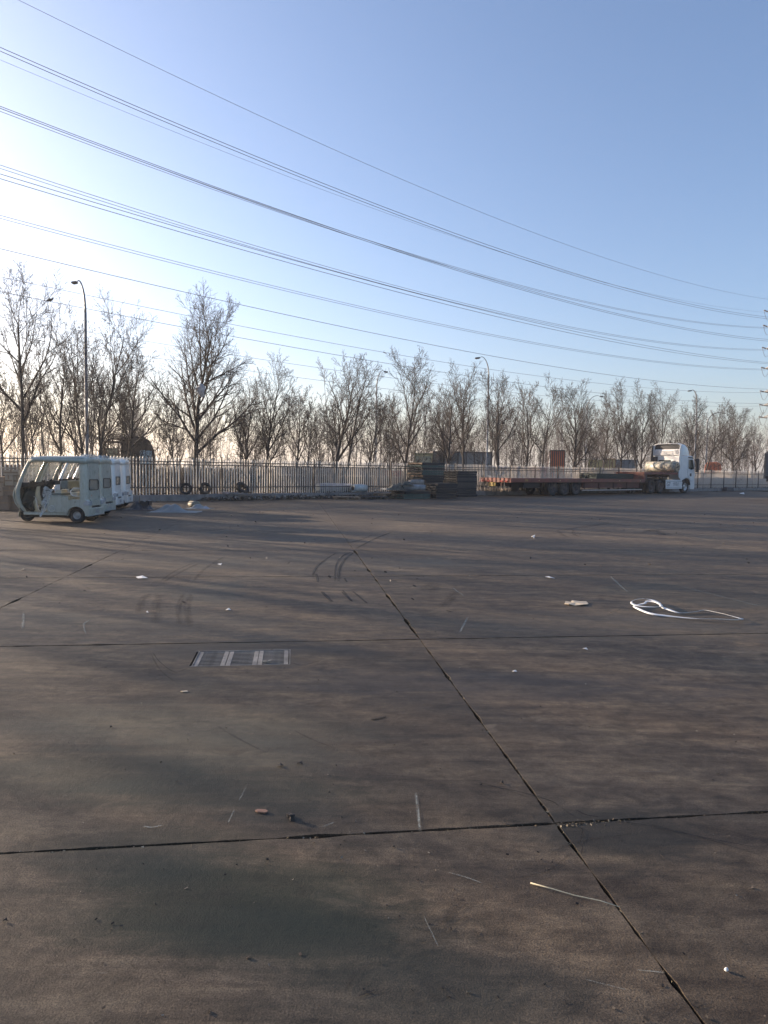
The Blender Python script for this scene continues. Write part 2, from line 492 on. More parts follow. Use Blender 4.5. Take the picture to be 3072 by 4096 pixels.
for pix, w in (([(1410, 2206), (1370, 2225), (1345, 2260), (1340, 2330)], .035), ([(1418, 2210), (1385, 2232), (1358, 2275), (1354, 2328)], .055),
               ([(1345, 2212), (1300, 2240), (1265, 2270), (1250, 2305)], .045), ([(1570, 2128), (1500, 2155), (1420, 2196)], .06),
               ([(1490, 2140), (1440, 2160), (1395, 2172)], .04), ([(1285, 2366), (1330, 2410)], .05), ([(1365, 2365), (1405, 2405)], .03),
               ([(1370, 2360), (1410, 2408)], .03), ([(1410, 2365), (1470, 2415)], .035), ([(1265, 2295), (1272, 2330)], .04), ([(1377, 2312), (1388, 2330)], .03)):
    mark('tyre_mark', pix, w, RUB)
for pix, w in (([(600, 2375), (570, 2400), (555, 2455)], .10), ([(640, 2378), (625, 2420), (628, 2500)], .12), ([(765, 2372), (750, 2430), (757, 2510)], .1), ([(735, 2372), (715, 2430), (720, 2505)], .08),
               ([(800, 2252), (720, 2290), (650, 2332)], .08), ([(900, 2225), (820, 2275), (770, 2330)], .07), ([(780, 2250), (700, 2285), (640, 2328)], .05),
               ([(1720, 2330), (1725, 2350), (1720, 2362)], .3), ([(1825, 2365), (1800, 2400), (1765, 2430)], .16), ([(2230, 2120), (2250, 2140), (2280, 2150)], .12), ([(2290, 2118), (2300, 2140), (2335, 2152)], .12),
               ([(2960, 2108), (2800, 2112), (2620, 2120), (2560, 2135)], .2), ([(2585, 2128), (2620, 2120), (2640, 2135)], .3), ([(2650, 2130), (2670, 2136), (2664, 2142)], .22), ([(2620, 2130), (2645, 2136), (2640, 2144)], .22),
               ([(2440, 2092), (2350, 2105), (2250, 2120)], .3), ([(2640, 2065), (2560, 2064)], .5), ([(1210, 2020), (1270, 2019)], .6),
               ([(2195, 3420), (2300, 3370), (2420, 3350), (2560, 3335)], .022), ([(2290, 3410), (2200, 3480), (2070, 3515)], .014), ([(1640, 3710), (1730, 3720), (1830, 3640), (1895, 3610)], .03), ([(1560, 3760), (1700, 3770), (1870, 3660)], .016),
               ([(1380, 3970), (1420, 3900), (1500, 3850)], .02), ([(1910, 3130), (2010, 3155), (2120, 3195)], .014), ([(1170, 2920), (1250, 2960), (1330, 2990)], .014), ([(860, 2900), (960, 2960), (1060, 3010)], .018), ([(2560, 3290), (2760, 3340), (3070, 3430)], .016), ([(600, 2610), (640, 2680), (700, 2730)], .018), ([(2240, 3230), (2290, 3265), (2350, 3290)], .012)):
    mark('tyre_scuff', pix, w, RUBS)
for pix, w in (([(2232, 3292), (2300, 3305), (2330, 3325), (2318, 3370)], .006), ([(2318, 3360), (2330, 3385), (2325, 3420)], .005), ([(2760, 4020), (2790, 4030), (2830, 4018)], .007), ([(2240, 3230), (2200, 3205), (2080, 3170), (1930, 3140)], .006), ([(2300, 3240), (2345, 3262), (2400, 3270)], .006),
               ([(1430, 3990), (1500, 3965)], .006), ([(2480, 3290), (2620, 3310), (2800, 3350), (3060, 3400)], .005), ([(757, 2672), (700, 2690), (640, 2650), (610, 2610)], .007), ([(1165, 2650), (1210, 2662), (1290, 2640)], .006)):
    mark('hairline_crack', pix, w, RUB)
for pix, w in (([(985, 3150), (955, 3205)], .007), ([(937, 3240), (912, 3295)], .007), ([(1663, 3170), (1672, 3250), (1680, 3330)], .018), ([(570, 3308), (610, 3312), (650, 3303)], .012), ([(1790, 3492), (1860, 3512), (1928, 3536)], .006),
               ([(1695, 3670), (1755, 3795)], .005), ([(2545, 3882), (2660, 3893)], .006), ([(2340, 3920), (2510, 3963)], .005), ([(1810, 2352), (1860, 2388)], .02), ([(1870, 2470), (1840, 2530)], .03), ([(360, 2480), (335, 2500), (345, 2540)], .02), ([(95, 2450), (90, 2520)], .03), ([(2440, 2305), (2510, 2370)], .035), ([(2700, 2340), (3060, 2430)], .03), ([(1290, 3310), (1340, 3290)], .01)):
    mark('pale_scratch', pix, w, PAINT)

# drain grate let into the slab
grate = empty('drain_grate', YO + YU * ((gx0 + gx1) / 2) + YV * ((gy0 + gy1) / 2) + Vector((0, 0, -.03)), math.atan2(YU.y, YU.x))
tag(grate, 'cast iron drain grate of three slotted sections set in the near slab', 'drain')
IRON = M('grate_iron', (.21, .195, .175), .65, .0, var=.35, scale=14, bmp=.5, dirt=(.05, .045, .04), dirt_amt=.7)
W = gx1 - gx0; D = gy1 - gy0; t = .012
fr = MB()
fr.bbox(-W / 2 + .003, W / 2 - .003, -D / 2 + .003, -D / 2 + t, .0, .031); fr.bbox(-W / 2 + .003, W / 2 - .003, D / 2 - t, D / 2 - .003, .0, .031)
fr.bbox(-W / 2 + .016, -W / 2 + t + .010, -D / 2 + t, D / 2 - t, .0, .031); fr.bbox(W / 2 - t, W / 2 - .003, -D / 2 + t, D / 2 - t, .0, .031)
fr.build('frame', IRON, grate)
pw = (W - 2 * t - .032) / 3
for k in range(3):
    x0 = -W / 2 + t + .014 + k * (pw + .005); x1 = x0 + pw
    pl = MB(); y0, y1 = -D / 2 + t + .004, D / 2 - t - .004
    zz0, zz1 = .019, .027 - .001 * (k == 1)
    pl.bbox(x0, x0 + .035, y0, y1, zz0, zz1); pl.bbox(x1 - .035, x1, y0, y1, zz0, zz1)
    plate = pl.build('grate_section', IRON, grate)
    nb = 11; gp = (y1 - y0) / nb
    bar0 = MB(); bar0.bbox(x0 + .035, x1 - .035, -gp * .15, gp * .15, zz1 - .006, zz1 - .0015); me0 = None
    for i in range(nb + 1):
        yy = y0 + gp * i
        if i == 0: yy += gp * .2
        if i == nb: yy -= gp * .2
        if me0 is None:
            o = bar0.build('grate_bar', IRON, plate); me0 = o.data
        else: o = link_mesh('grate_bar', me0, plate)
        o.location = (0, yy, 0)

# ------------------------------------------------------------------ kerb wall, verge, fence
KH = .29
KC = M('kerb_concrete', (.19, .18, .175), .85, var=.25, scale=3, bmp=.5, dirt=(.06, .055, .05), dirt_amt=.6)
kerb = empty('kerb_wall', FO, FANG); tag(kerb, 'low rough concrete kerb wall running along the foot of the fence', 'wall')
L = 3.0; s = -22.0; kr = rng(4)
while s < 74:
    k = MB()
    n = 12; prof = []
    w = .22; j = kr.uniform(-.012, .012); hh = KH + kr.uniform(-.008, .008)
    if 9 < s + 20 - 20 < 14: hh -= .03
    k.bbox(s + .008, s + L - .008, -0.0 + j, w, -.02, hh)
    k.build('kerb_block', KC, kerb, bevel=.02)
    s += L
vg = MB()
a, b_, c_, d_ = FP(-200, .2), FP(400, .2), FP(400, 400), FP(-200, 400)
z = KH - .03
vg.add([(a.x, a.y, z), (b_.x, b_.y, z), (c_.x, c_.y, z), (d_.x, d_.y, z)], [(0, 1, 2, 3)])
verge = vg.build('verge_ground', SOIL); tag(verge, 'brown leaf-littered earth behind the fence', kind='structure')

FENCE_OFF = .34
fence = empty('picket_fence', FP(0, FENCE_OFF, KH - .03), FANG)
tag(fence, 'long fence of pale metal pickets on dark rails along the kerb wall', 'fence')
PK = M('picket_paint', (.54, .48, .42), .5, .0, var=.12, scale=4, bmp=.1, dirt=(.25, .2, .17), dirt_amt=.35)
RL = M('rail_paint', (.035, .030, .030), .5, .0, var=.3, scale=3, bmp=.15)
pm = MB(); hw = .021
pm.bbox(-hw, hw, -.010, .010, 0, 1.60)
pm.add([(-hw, -.010, 1.60), (hw, -.010, 1.60), (hw, .010, 1.60), (-hw, .010, 1.60), (0, -.01, 1.665), (0, .01, 1.665)], [(0, 1, 4), (1, 2, 5, 4), (2, 3, 5), (3, 0, 4, 5)])
tmp = pm.build('picket', PK, fence); pk_me = tmp.data
BAY = 2.6; bays = list(range(-8, 29)); fr_ = rng(7)
picks = []
for bI in bays:
    for k in range(1, 19):
        if fr_.random() < .012: continue
        picks.append(bI * BAY + k * BAY / 19)
inview = [s for s in picks if s > -9.8]
near = set(inview[:300]); first = True
bulk = MB()
for s in picks:
    dz = fr_.uniform(-.008, .008); lean = fr_.gauss(0, .004)
    if s in near:
        o = tmp if first else link_mesh('picket', pk_me, fence); first = False
        o.location = (s, .035, .02 + dz); o.rotation_euler = (0, lean, 0)
    else:
        bulk.bbox(s - hw, s + hw, .025, .045, .02 + dz, 1.63 + dz)
        bulk.add([(s - hw, .025, 1.63 + dz), (s + hw, .025, 1.63 + dz), (s + hw, .045, 1.63 + dz), (s - hw, .045, 1.63 + dz), (s, .025, 1.685 + dz), (s, .045, 1.685 + dz)], [(0, 1, 4), (1, 2, 5, 4), (2, 3, 5), (3, 0, 4, 5)])
tag(bulk.build('pickets_far', PK, fence, recalc=False), kind='stuff').name = 'picket_row'
post_me = None; rail_me = None
for bI in bays + [bays[-1] + 1]:
    if post_me is None:
        q = MB(); q.bbox(-.03, .03, -.03, .03, 0, 1.72); q.box((0, 0, 1.735), (.075, .075, .03)); o = q.build('post', RL, fence); post_me = o.data
    else: o = link_mesh('post', post_me, fence)
    o.location = (bI * BAY, 0.002, 0)
for bI in bays:
    for zz in (1.49, 1.36, .34):
        if rail_me is None:
            q = MB(); q.bbox(.031, BAY - .031, -.018, .018, -.020, .020); o = q.build('rail', RL, fence); rail_me = o.data
        else: o = link_mesh('rail', rail_me, fence)
        o.location = (bI * BAY, .003, zz + fr_.uniform(-.004, .004))

# ------------------------------------------------------------------ bare trees
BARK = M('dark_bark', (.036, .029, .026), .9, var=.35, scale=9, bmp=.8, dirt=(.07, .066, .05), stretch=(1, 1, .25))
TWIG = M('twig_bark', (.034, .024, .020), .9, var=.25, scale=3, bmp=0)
FARW = M('hazed_far_twig', (.075, .060, .056), .95, var=.25, scale=.5, bmp=0)  # paler than the near twigs: distance haze put into the colour
PODM = M('dry_pod', (.060, .040, .026), .8, var=.4, scale=12, bmp=0)

def segs_to_arrays(S, n):
    """S: array of (p0,p1,r0,r1) -> open n-sided prisms"""
    S = np.asarray(S, dtype=np.float64)
    p0, p1, r0, r1 = S[:, 0:3], S[:, 3:6], S[:, 6], S[:, 7]
    d = p1 - p0; L = np.linalg.norm(d, axis=1, keepdims=True) + 1e-9; d = d / L
    ref = np.where(np.abs(d[:, 2:3]) < .85, np.array([[0, 0, 1.0]]), np.array([[1.0, 0, 0]]))
    x = np.cross(ref, d); x /= np.linalg.norm(x, axis=1, keepdims=True) + 1e-9
    y = np.cross(d, x)
    p1 = p1 + d * (r1[:, None] * .35)
    ang = np.arange(n) * 2 * math.pi / n
    ca, sa = np.cos(ang), np.sin(ang)
    ring = x[:, None, :] * ca[None, :, None] + y[:, None, :] * sa[None, :, None]
    v = np.concatenate([p0[:, None] + ring * r0[:, None, None], p1[:, None] + ring * r1[:, None, None]], axis=1)
    m = len(S); base = (np.arange(m) * 2 * n)[:, None]
    i = np.arange(n); j = (i + 1) % n
    q = np.stack([i, j, j + n, i + n], axis=1)
    q = (base[:, :, None] + q[None]).reshape(-1, 4)
    return v.reshape(-1, 3), q

def grow(R, out, lvl, p, d, L, r, cfg, tips):
    nseg = (9, 8, 6, 4, 2)[lvl]; st = L / nseg
    wob = (.05, .08, .11, .12, .10)[lvl]; up = cfg['up'][lvl]
    x, y, z = p; dx, dy, dz = d
    rend = r * (.14, .22, .28, .35, .5)[lvl]
    rmin = cfg.get('rmin', .0045)
    nodes_ = [(x, y, z, dx, dy, dz, r)]
    for i in range(nseg):
        dx += R.gauss(0, wob); dy += R.gauss(0, wob); dz += R.gauss(0, wob) + up
        l = math.sqrt(dx * dx + dy * dy + dz * dz); dx /= l; dy /= l; dz /= l
        ra = r + (rend - r) * i / nseg; rb = r + (rend - r) * (i + 1) / nseg
        x2, y2, z2 = x + dx * st, y + dy * st, z + dz * st
        out[lvl].append((x, y, z, x2, y2, z2, max(ra, rmin), max(rb, rmin)))
        x, y, z = x2, y2, z2
        nodes_.append((x, y, z, dx, dy, dz, rb))
    if lvl >= 3: tips.append((x, y, z))
    if lvl == cfg['max']: return
    k = cfg['n'][lvl]
    k = max(1, int(k * R.uniform(.75, 1.25)))
    t0 = cfg['t0'][lvl]; a0 = R.uniform(0, 6.28)
    for c in range(k):
        t = t0 + (1 - t0) * (c + R.random()) / k
        ft = t * nseg; i = min(nseg - 1, int(ft)); f = ft - i
        A, B = nodes_[i], nodes_[i + 1]
        q = tuple(A[m] + (B[m] - A[m]) * f for m in range(3)); dd = A[3:6]; rr = A[6] + (B[6] - A[6]) * f
        a = a0 + c * 2.4 + R.uniform(-.5, .5)
        ang = math.radians(R.uniform(*cfg['ang'][lvl]))
        # perpendicular frame
        ux, uy, uz = (0, 0, 1) if abs(dd[2]) < .9 else (1, 0, 0)
        px_, py_, pz_ = dd[1] * uz - dd[2] * uy, dd[2] * ux - dd[0] * uz, dd[0] * uy - dd[1] * ux
        l = math.sqrt(px_ ** 2 + py_ ** 2 + pz_ ** 2); px_, py_, pz_ = px_ / l, py_ / l, pz_ / l
        qx, qy, qz = dd[1] * pz_ - dd[2] * py_, dd[2] * px_ - dd[0] * pz_, dd[0] * py_ - dd[1] * px_
        ca, sa, cg, sg = math.cos(a), math.sin(a), math.cos(ang), math.sin(ang)
        nd = tuple(dd[m] * cg + ((px_, py_, pz_)[m] * ca + (qx, qy, qz)[m] * sa) * sg for m in range(3))
        ln = L * R.uniform(*cfg['len'][lvl]) * (1.15 - .55 * t if lvl > 0 else 1.08 - .5 * (t - t0) / (1 - t0))
        cr = min(rr * .8, max(rmin, rr * R.uniform(.45, .72)))
        grow(R, out, lvl + 1, q, nd, ln, cr, cfg, tips)

def make_tree(name, seed, H, width, fork, lean=(0, 0), r=.11, pods=.35, dens=1.0, maxl=4, mats=None, rmin=.0045, stems=1):
    """width: crown radius over height; fork: height of the lowest limbs over H"""
    R = rng(seed)
    cfg = {'max': maxl, 'up': (.02, .085, .07, .045, .02), 'n': (int(14 * dens), int(10 * dens), int(7 * dens), 3.0), 't0': (fork, .18, .12, .15),
           'ang': ((14 + width * 42, 26 + width * 58), (20, 46), (20, 44), (20, 42)), 'len': ((.36, .55), (.32, .52), (.34, .58), (.38, .65)), 'rmin': rmin}
    out = [[] for _ in range(5)]; tips = []
    for sidx in range(stems):
        l = (lean[0] + R.gauss(0, .03) + (sidx * .35 - .17 * (stems - 1)), lean[1] + R.gauss(0, .03), 1.0)
        grow(R, out, 0, (sidx * .16, 0, -.15), l, H * (.93 - .1 * sidx), r * (1 - .2 * sidx), cfg, tips)
    root_flare = [(0, 0, -.2, lean[0] * .4, lean[1] * .4, .35, r * 1.5, r)]
    zmax = max(s[5] for lv in out for s in lv)
    k = H / zmax
    bark, twig = mats or (BARK, TWIG)
    v, q = segs_to_arrays(np.array(out[0] + root_flare) * k, 8)
    tr = np_mesh('trunk', v, q, bark)
    vs = []; qs = []; off = 0
    for lv, n in ((1, 5), (2, 4), (3, 3), (4, 3)):
        if not out[lv]: continue
        v, q = segs_to_arrays(np.array(out[lv]) * np.array([k] * 6 + [1, 1]), n)
        vs.append(v); qs.append(q + off); off += len(v)
    nq_b = sum(len(x) for x in qs)
    npod = int(pods * len(tips) * .06)
    if npod:
        pv = []; pq = []
        cl = [R.choice(tips) for _ in range(max(1, npod // 6))]
        for c in cl:
            for _ in range(R.randint(2, 9)):
                x, y, z = (c[m] * k + R.gauss(0, .10) for m in range(3))
                l = R.uniform(.05, .10); w = R.uniform(.007, .013); a = R.uniform(0, 6.28); t = R.uniform(-.4, .4)
                cx_, sx_ = math.cos(a) * w, math.sin(a) * w
                o = off + len(pv)
                pv += [(x - cx_, y - sx_, z), (x + cx_, y + sx_, z), (x + cx_ + t * l, y + sx_, z - l), (x - cx_ + t * l, y - sx_, z - l)]
                pq.append((o, o + 1, o + 2, o + 3))
        vs.append(np.array(pv)); qs.append(np.array(pq))
    me = np_mesh('crown', np.concatenate(vs), np.concatenate(qs), twig)
    if npod:
        me.materials.append(PODM)
        mi = np.zeros(len(me.polygons), dtype=np.int32); mi[nq_b:] = 1
        me.polygons.foreach_set('material_index', mi)
    return tr, me

def put_tree(meshes, loc, label, group=None, rz=0.0, sc=(1, 1, 1), name='bare_tree'):
    o = empty(name, loc, rz); o.scale = sc
    tag(o, label, 'tree', group)
    link_mesh('trunk', meshes[0], o); link_mesh('crown', meshes[1], o)
    return o

def fence_point(px, off):
    """where the sight line through picture column px meets the line 'off' metres behind the kerb"""
    k = (px - CXP) / FPX
    # FO.x + FA.x s - FN.x off = k (FO.y + FA.y s - FN.y off)
    s = (k * (FO.y - FN.y * off) - FO.x + FN.x * off) / (FA.x - k * FA.y)
    return FP(s, off, KH - .04)
def top_height(px, py, loc):
    return P(px, py, loc.y).z - loc.z
GT = None
trees = [  # base px, top y, offset, width, fork, lean x, r, pods, dens, seed, label
    (92, 1040, 3.2, .26, .36, .02, .13, 1.2, 1.0, 11, 'tall bare tree at the far left, forking high above the stacked cartons'),
    (246, 1235, 3.0, .20, .30, .08, .10, 1.1, .9, 12, 'slender bare tree leaning right just left of the nearest street lamp'),
    (352, 1185, 4.2, .20, .25, -.10, .10, 1.0, .9, 13, 'bare tree leaning left across the pole of the nearest street lamp'),
    (384, 1165, 3.4, .24, .28, .13, .11, 1.4, .9, 14, 'bare tree leaning right between the nearest street lamp and the covered lorry'),
    (512, 1365, 4.0, .32, .32, .0, .11, .8, 1.1, 15, 'bare tree with a spreading crown standing in front of the covered lorry'),
    (788, 1150, 3.6, .42, .24, .0, .19, .9, 1.35, 16, 'biggest bare tree, thick dark trunk and round crown with white bags caught in it'),
    (988, 1520, 5.0, .26, .25, .05, .09, .6, 1.0, 17, 'small bare tree right of the biggest tree, low crown'),
    (1052, 1395, 3.6, .26, .22, .10, .11, .9, 1.0, 18, 'bare tree leaning right, second to the right of the biggest tree'),
    (1186, 1530, 3.2, .28, .30, .03, .10, .5, 1.0, 19, 'short bare tree behind the fence left of the wrapped roll'),
    (1332, 1390, 3.2, .30, .26, .01, .15, .6, 1.2, 20, 'tall bare tree with a straight trunk directly behind the long wrapped roll'),
    (1372, 1425, 4.0, .26, .30, .13, .11, .8, 1.0, 21, 'bare tree leaning right beside the straight tree behind the wrapped roll'),
    (1450, 1570, 4.0, .28, .34, .0, .10, .4, 1.0, 22, 'small forked bare tree behind the short pale roll'),
    (1612, 1390, 3.4, .25, .2, .0, .13, 1.1, 1.25, 23, 'tall narrow bare tree directly behind the tall pallet stack'),
    (1782, 1500, 3.4, .42, .22, -.04, .13, .7, 1.2, 24, 'bare tree with limbs fanning out left, behind the lower pallet stack'),
    (1856, 1420, 3.8, .30, .24, .02, .13, .9, 1.1, 25, 'tall bare tree in front of the yellow lorry body, right of the fanning tree'),
    (1984, 1470, 3.4, .34, .26, .0, .14, .7, 1.3, 26, 'bare tree with a dense fan of limbs behind the rear end of the red trailer'),
    (2096, 1510, 3.6, .26, .30, .03, .12, .6, 1.1, 27, 'bare tree with a crooked trunk left of the orange container'),
    (2162, 1480, 4.0, .26, .26, .05, .11, .6, 1.1, 28, 'upright bare tree touching the left side of the orange container'),
    (2290, 1520, 3.4, .34, .22, -.03, .14, .5, 1.3, 29, 'broad bare tree right of the orange container'),
    (2400, 1560, 3.4, .28, .26, .0, .12, .5, 1.2, 30, 'bare tree in front of the yellow container'),
    (2480, 1500, 5.0, .26, .24, .04, .12, .5, 1.2, 31, 'tall bare tree right of the yellow container'),
    (2560, 1505, 3.6, .30, .24, .05, .13, .5, 1.2, 32, 'bare tree rising behind the left side of the white truck cab'),
    (2650, 1530, 5.5, .30, .24, .0, .12, .5, 1.2, 33, 'bare tree rising directly behind the white truck cab'),
    (2735, 1570, 3.6, .28, .26, .06, .13, .5, 1.2, 34, 'bare tree just right of the white truck cab'),
    (2812, 1590, 4.5, .30, .26, .0, .12, .4, 1.2, 35, 'bare tree growing left of the orange tank'),
    (2928, 1605, 3.6, .42, .2, .02, .15, .4, 1.4, 36, 'wide bare tree with low limbs behind the right end of the fence'),
    (3020, 1690, 4.0, .30, .26, .0, .12, .4, 1.2, 37, 'bare tree beside the grey box body at the right edge'),
]
protos = []
for (px, ty, off, wd, fk, ln, r, pods, dens, seed, label) in trees:
    loc = fence_point(px, off); H = top_height(px, ty, loc)
    ms = make_tree('t', seed, H, wd, fk, (ln, 0), r, pods, dens * (1 if px < 1100 else .88), rmin=.0045 if px < 1100 else .0052)
    put_tree(ms, loc, label, 'bare trees in the row along the fence')
    protos.append((ms, H))
# more trees of the same row left of the frame (they shade the yard) and the rows behind
tr_ = rng(99)
for i in range(15):
    loc = FP(-13 - i * 2.6 + tr_.uniform(-.6, .6), 3.2 + tr_.uniform(0, 2.5), KH - .04)
    ms, H = protos[(i * 5 + 5) % len(protos)]
    k = tr_.uniform(9.0, 11.5) / H
    put_tree(ms, loc, 'bare tree of the roadside row beyond the left edge', 'bare trees continuing the row to the left', tr_.uniform(0, 6.28), (k, k, k))
LM = [(20, 'the carton stack'), (110, 'the nearest windscreen'), (215, 'the nearest tricycle roof'), (340, 'the nearest street lamp'), (440, 'the open framed cab'), (552, 'the covered lorry'), (660, 'the gap beside the covered lorry'), (788, 'the biggest tree'), (880, 'the second leaning tyre'), (968, 'the tilted tyre'),
      (1090, 'the bare kerb end'), (1190, 'the short tree by the wrapped roll'), (1300, 'the left end of the long roll'), (1400, 'the short pale roll'), (1508, 'the lamp with its arm to the right'), (1600, 'the grey tarpaulin rolls'), (1700, 'the tallest pallet stack'), (1820, 'the right pallet stack'), (1957, 'the lamp behind the trailer rear'),
      (2080, 'the trailer number plate'), (2228, 'the orange container'), (2330, 'the trailer wheels'), (2402, 'the yellow containers'), (2500, 'the dark timbers'), (2600, 'the left side of the truck cab'), (2700, 'the truck roof fairing'), (2787, 'the pale curved lamp'), (2846, 'the orange tank'), (2930, 'the dark crate'), (3040, 'the box lorry')]
def where(px, used, pre):
    for l in sorted(LM, key=lambda l: abs(l[0] - px)):
        t_ = '%s %s %s' % (pre, 'just left of' if px < l[0] else 'just right of', l[1])
        if t_ not in used: used.add(t_); return t_
    return pre
used_labels = set()
back = []
for i in range(9):
    back.append((make_tree('b', 200 + i, 8.0, tr_.uniform(.22, .36), tr_.uniform(.1, .25), (tr_.uniform(-.06, .06), 0), .09, .2, .95, rmin=.009), 8.0))
for i in range(46):
    px = 10 + i * 67 + tr_.uniform(-25, 25)
    if (px < 1250 and i % 2) or (px >= 1250 and i % 3 == 0): continue
    off = tr_.uniform(8, 20)
    loc = fence_point(px, off)
    yt = np.interp(px, [0, 600, 1300, 2000, 3072], [1400, 1480, 1600, 1600, 1690]) + tr_.uniform(-40, 110)
    H = top_height(px, yt, loc); ms, h0 = back[i % 9]; k = H / h0
    put_tree(ms, loc, where(px, used_labels, 'thin farther bare tree'), 'bare trees in the rows farther back', tr_.uniform(0, 6.28), (k, k, k))
# low scrub just behind the fence: many-stemmed saplings
scr = [make_tree('s', 300 + i, 2.6, .5, .05, (0, 0), .022, .3, .55, maxl=3, rmin=.006, stems=3) for i in range(5)]
for i in range(44):
    if i < 20 and i % 3 == 1: continue
    px = 20 + i * 68 + tr_.uniform(-28, 28); loc = fence_point(px, tr_.uniform(1.6, 8)); k = tr_.uniform(.7, 1.5)
    put_tree(scr[i % 5], loc, where(px, used_labels, 'low leafless bush'), 'leafless bushes behind the fence', tr_.uniform(0, 6.28), (k, k, k), name='bush')['category'] = 'bush'
# the far wood: one mass of thin stems
V = []; Q = []; off_ = 0
R = rng(555)
pools = []
for i in range(7):
    out = [[] for _ in range(5)]
    cfg = {'max': 3, 'up': (.02, .10, .08, .0), 'n': (11, 6, 4, 0), 't0': (.15, .2, .1, .1), 'ang': ((18, 38), (20, 45), (20, 50), (0, 1)), 'len': ((.22, .38), (.3, .5), (.35, .5), (0, 1)), 'rmin': .012}
    grow(R, out, 0, (0, 0, 0), (R.gauss(0, .03), R.gauss(0, .03), 1), 9.0, .06, cfg, [])
    pools.append(segs_to_arrays(np.array(out[0] + out[1] + out[2] + out[3]), 3))
for i in range(620):
    px = R.uniform(-350, 3420); off = R.choice((R.uniform(20, 45), R.uniform(45, 110)))
    if px < 1500 and R.random() < .45: continue
    if (px - CXP) / FPX > .95: continue
    loc = fence_point(px, off)
    if loc.y < 5 or loc.y > 420: continue
    v, q = pools[i % 7]; k = R.uniform(.62, 1.12) * (1 + max(0, loc.y - 70) / 260); a = R.uniform(0, 6.28)
    ca, sa = math.cos(a), math.sin(a); w = v * k
    rr = np.stack([w[:, 0] * ca - w[:, 1] * sa + loc.x, w[:, 0] * sa + w[:, 1] * ca + loc.y, w[:, 2] + loc.z], axis=1)
    V.append(rr); Q.append(q + off_); off_ += len(v)
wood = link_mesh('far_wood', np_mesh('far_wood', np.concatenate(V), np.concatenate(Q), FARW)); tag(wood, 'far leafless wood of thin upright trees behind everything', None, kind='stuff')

# ------------------------------------------------------------------ street lamps beyond the fence
GALV = M('galvanised_pole', (.22, .22, .22), .5, .4, var=.15, scale=5, bmp=.1)
DARKM = M('dark_metal', (.04, .04, .042), .5, .3, var=.2, scale=8)
def street_lamp(px, ytop, Y, side, label, arm=1.9, r=.10, hs=.7):
    top = P(px, ytop, Y); base = Vector((top.x, Y, KH - .04)); H = top.z - base.z
    o = empty('street_lamp', base); tag(o, label, 'street lamp', 'street lamps on the road beyond the fence')
    q = MB(); q.tube([(0, 0, 0), (0, 0, .5), (0, 0, .52), (0, 0, H - 1.6)], [r * 1.5, r * 1.45, r * 1.05, r * .75], 12)
    q.build('pole', GALV, o)
    pts = []
    for i in range(13):
        a = i / 12 * math.pi * .5
        pts.append((side * arm * .78 * (1 - math.cos(a)), 0, H - 1.6 + 1.55 * math.sin(a)))
    pts.append((side * arm * .95, 0, H - .12))
    q = MB(); q.tube(pts, [r * .72 - .035 * i / 13 for i in range(14)], 10); arm_o = q.build('arm', GALV, o)
    q = MB(); q.box((0, 0, 0), (.62 * hs, .24, .10), M=Matrix.Rotation(side * .12, 3, 'Y'), taper=(.85, .7)); q.box((0, 0, -.065), (.4 * hs, .18, .03), M=Matrix.Rotation(side * .12, 3, 'Y'))
    h = q.build('lamp_head', DARKM, o, bevel=.02); h.location = (side * (arm * .95 + .26 * hs), 0, H - .15)
street_lamp(340, 1118, 34.5, -1, 'nearest and tallest street lamp, grey pole with curved arm to the left', .42, .085, .45)
street_lamp(1508, 1480, 66, 1, 'street lamp with its arm to the right beside the tall narrow tree', .7, .08)
street_lamp(1957, 1425, 56, -1, 'street lamp with its arm to the left behind the rear of the red trailer', .8, .075)
street_lamp(2350, 1580, 84, 1, 'street lamp whose head shows just above the crowns behind the yellow container', 1.6, .08)
street_lamp(2790, 1558, 76, -1, 'pale curved street lamp standing up out of the trees right of the truck cab', .7, .09)
street_lamp(2832, 1648, 104, 1, 'far street lamp with a long flat head low over the trees near the right edge', 2.4, .13)

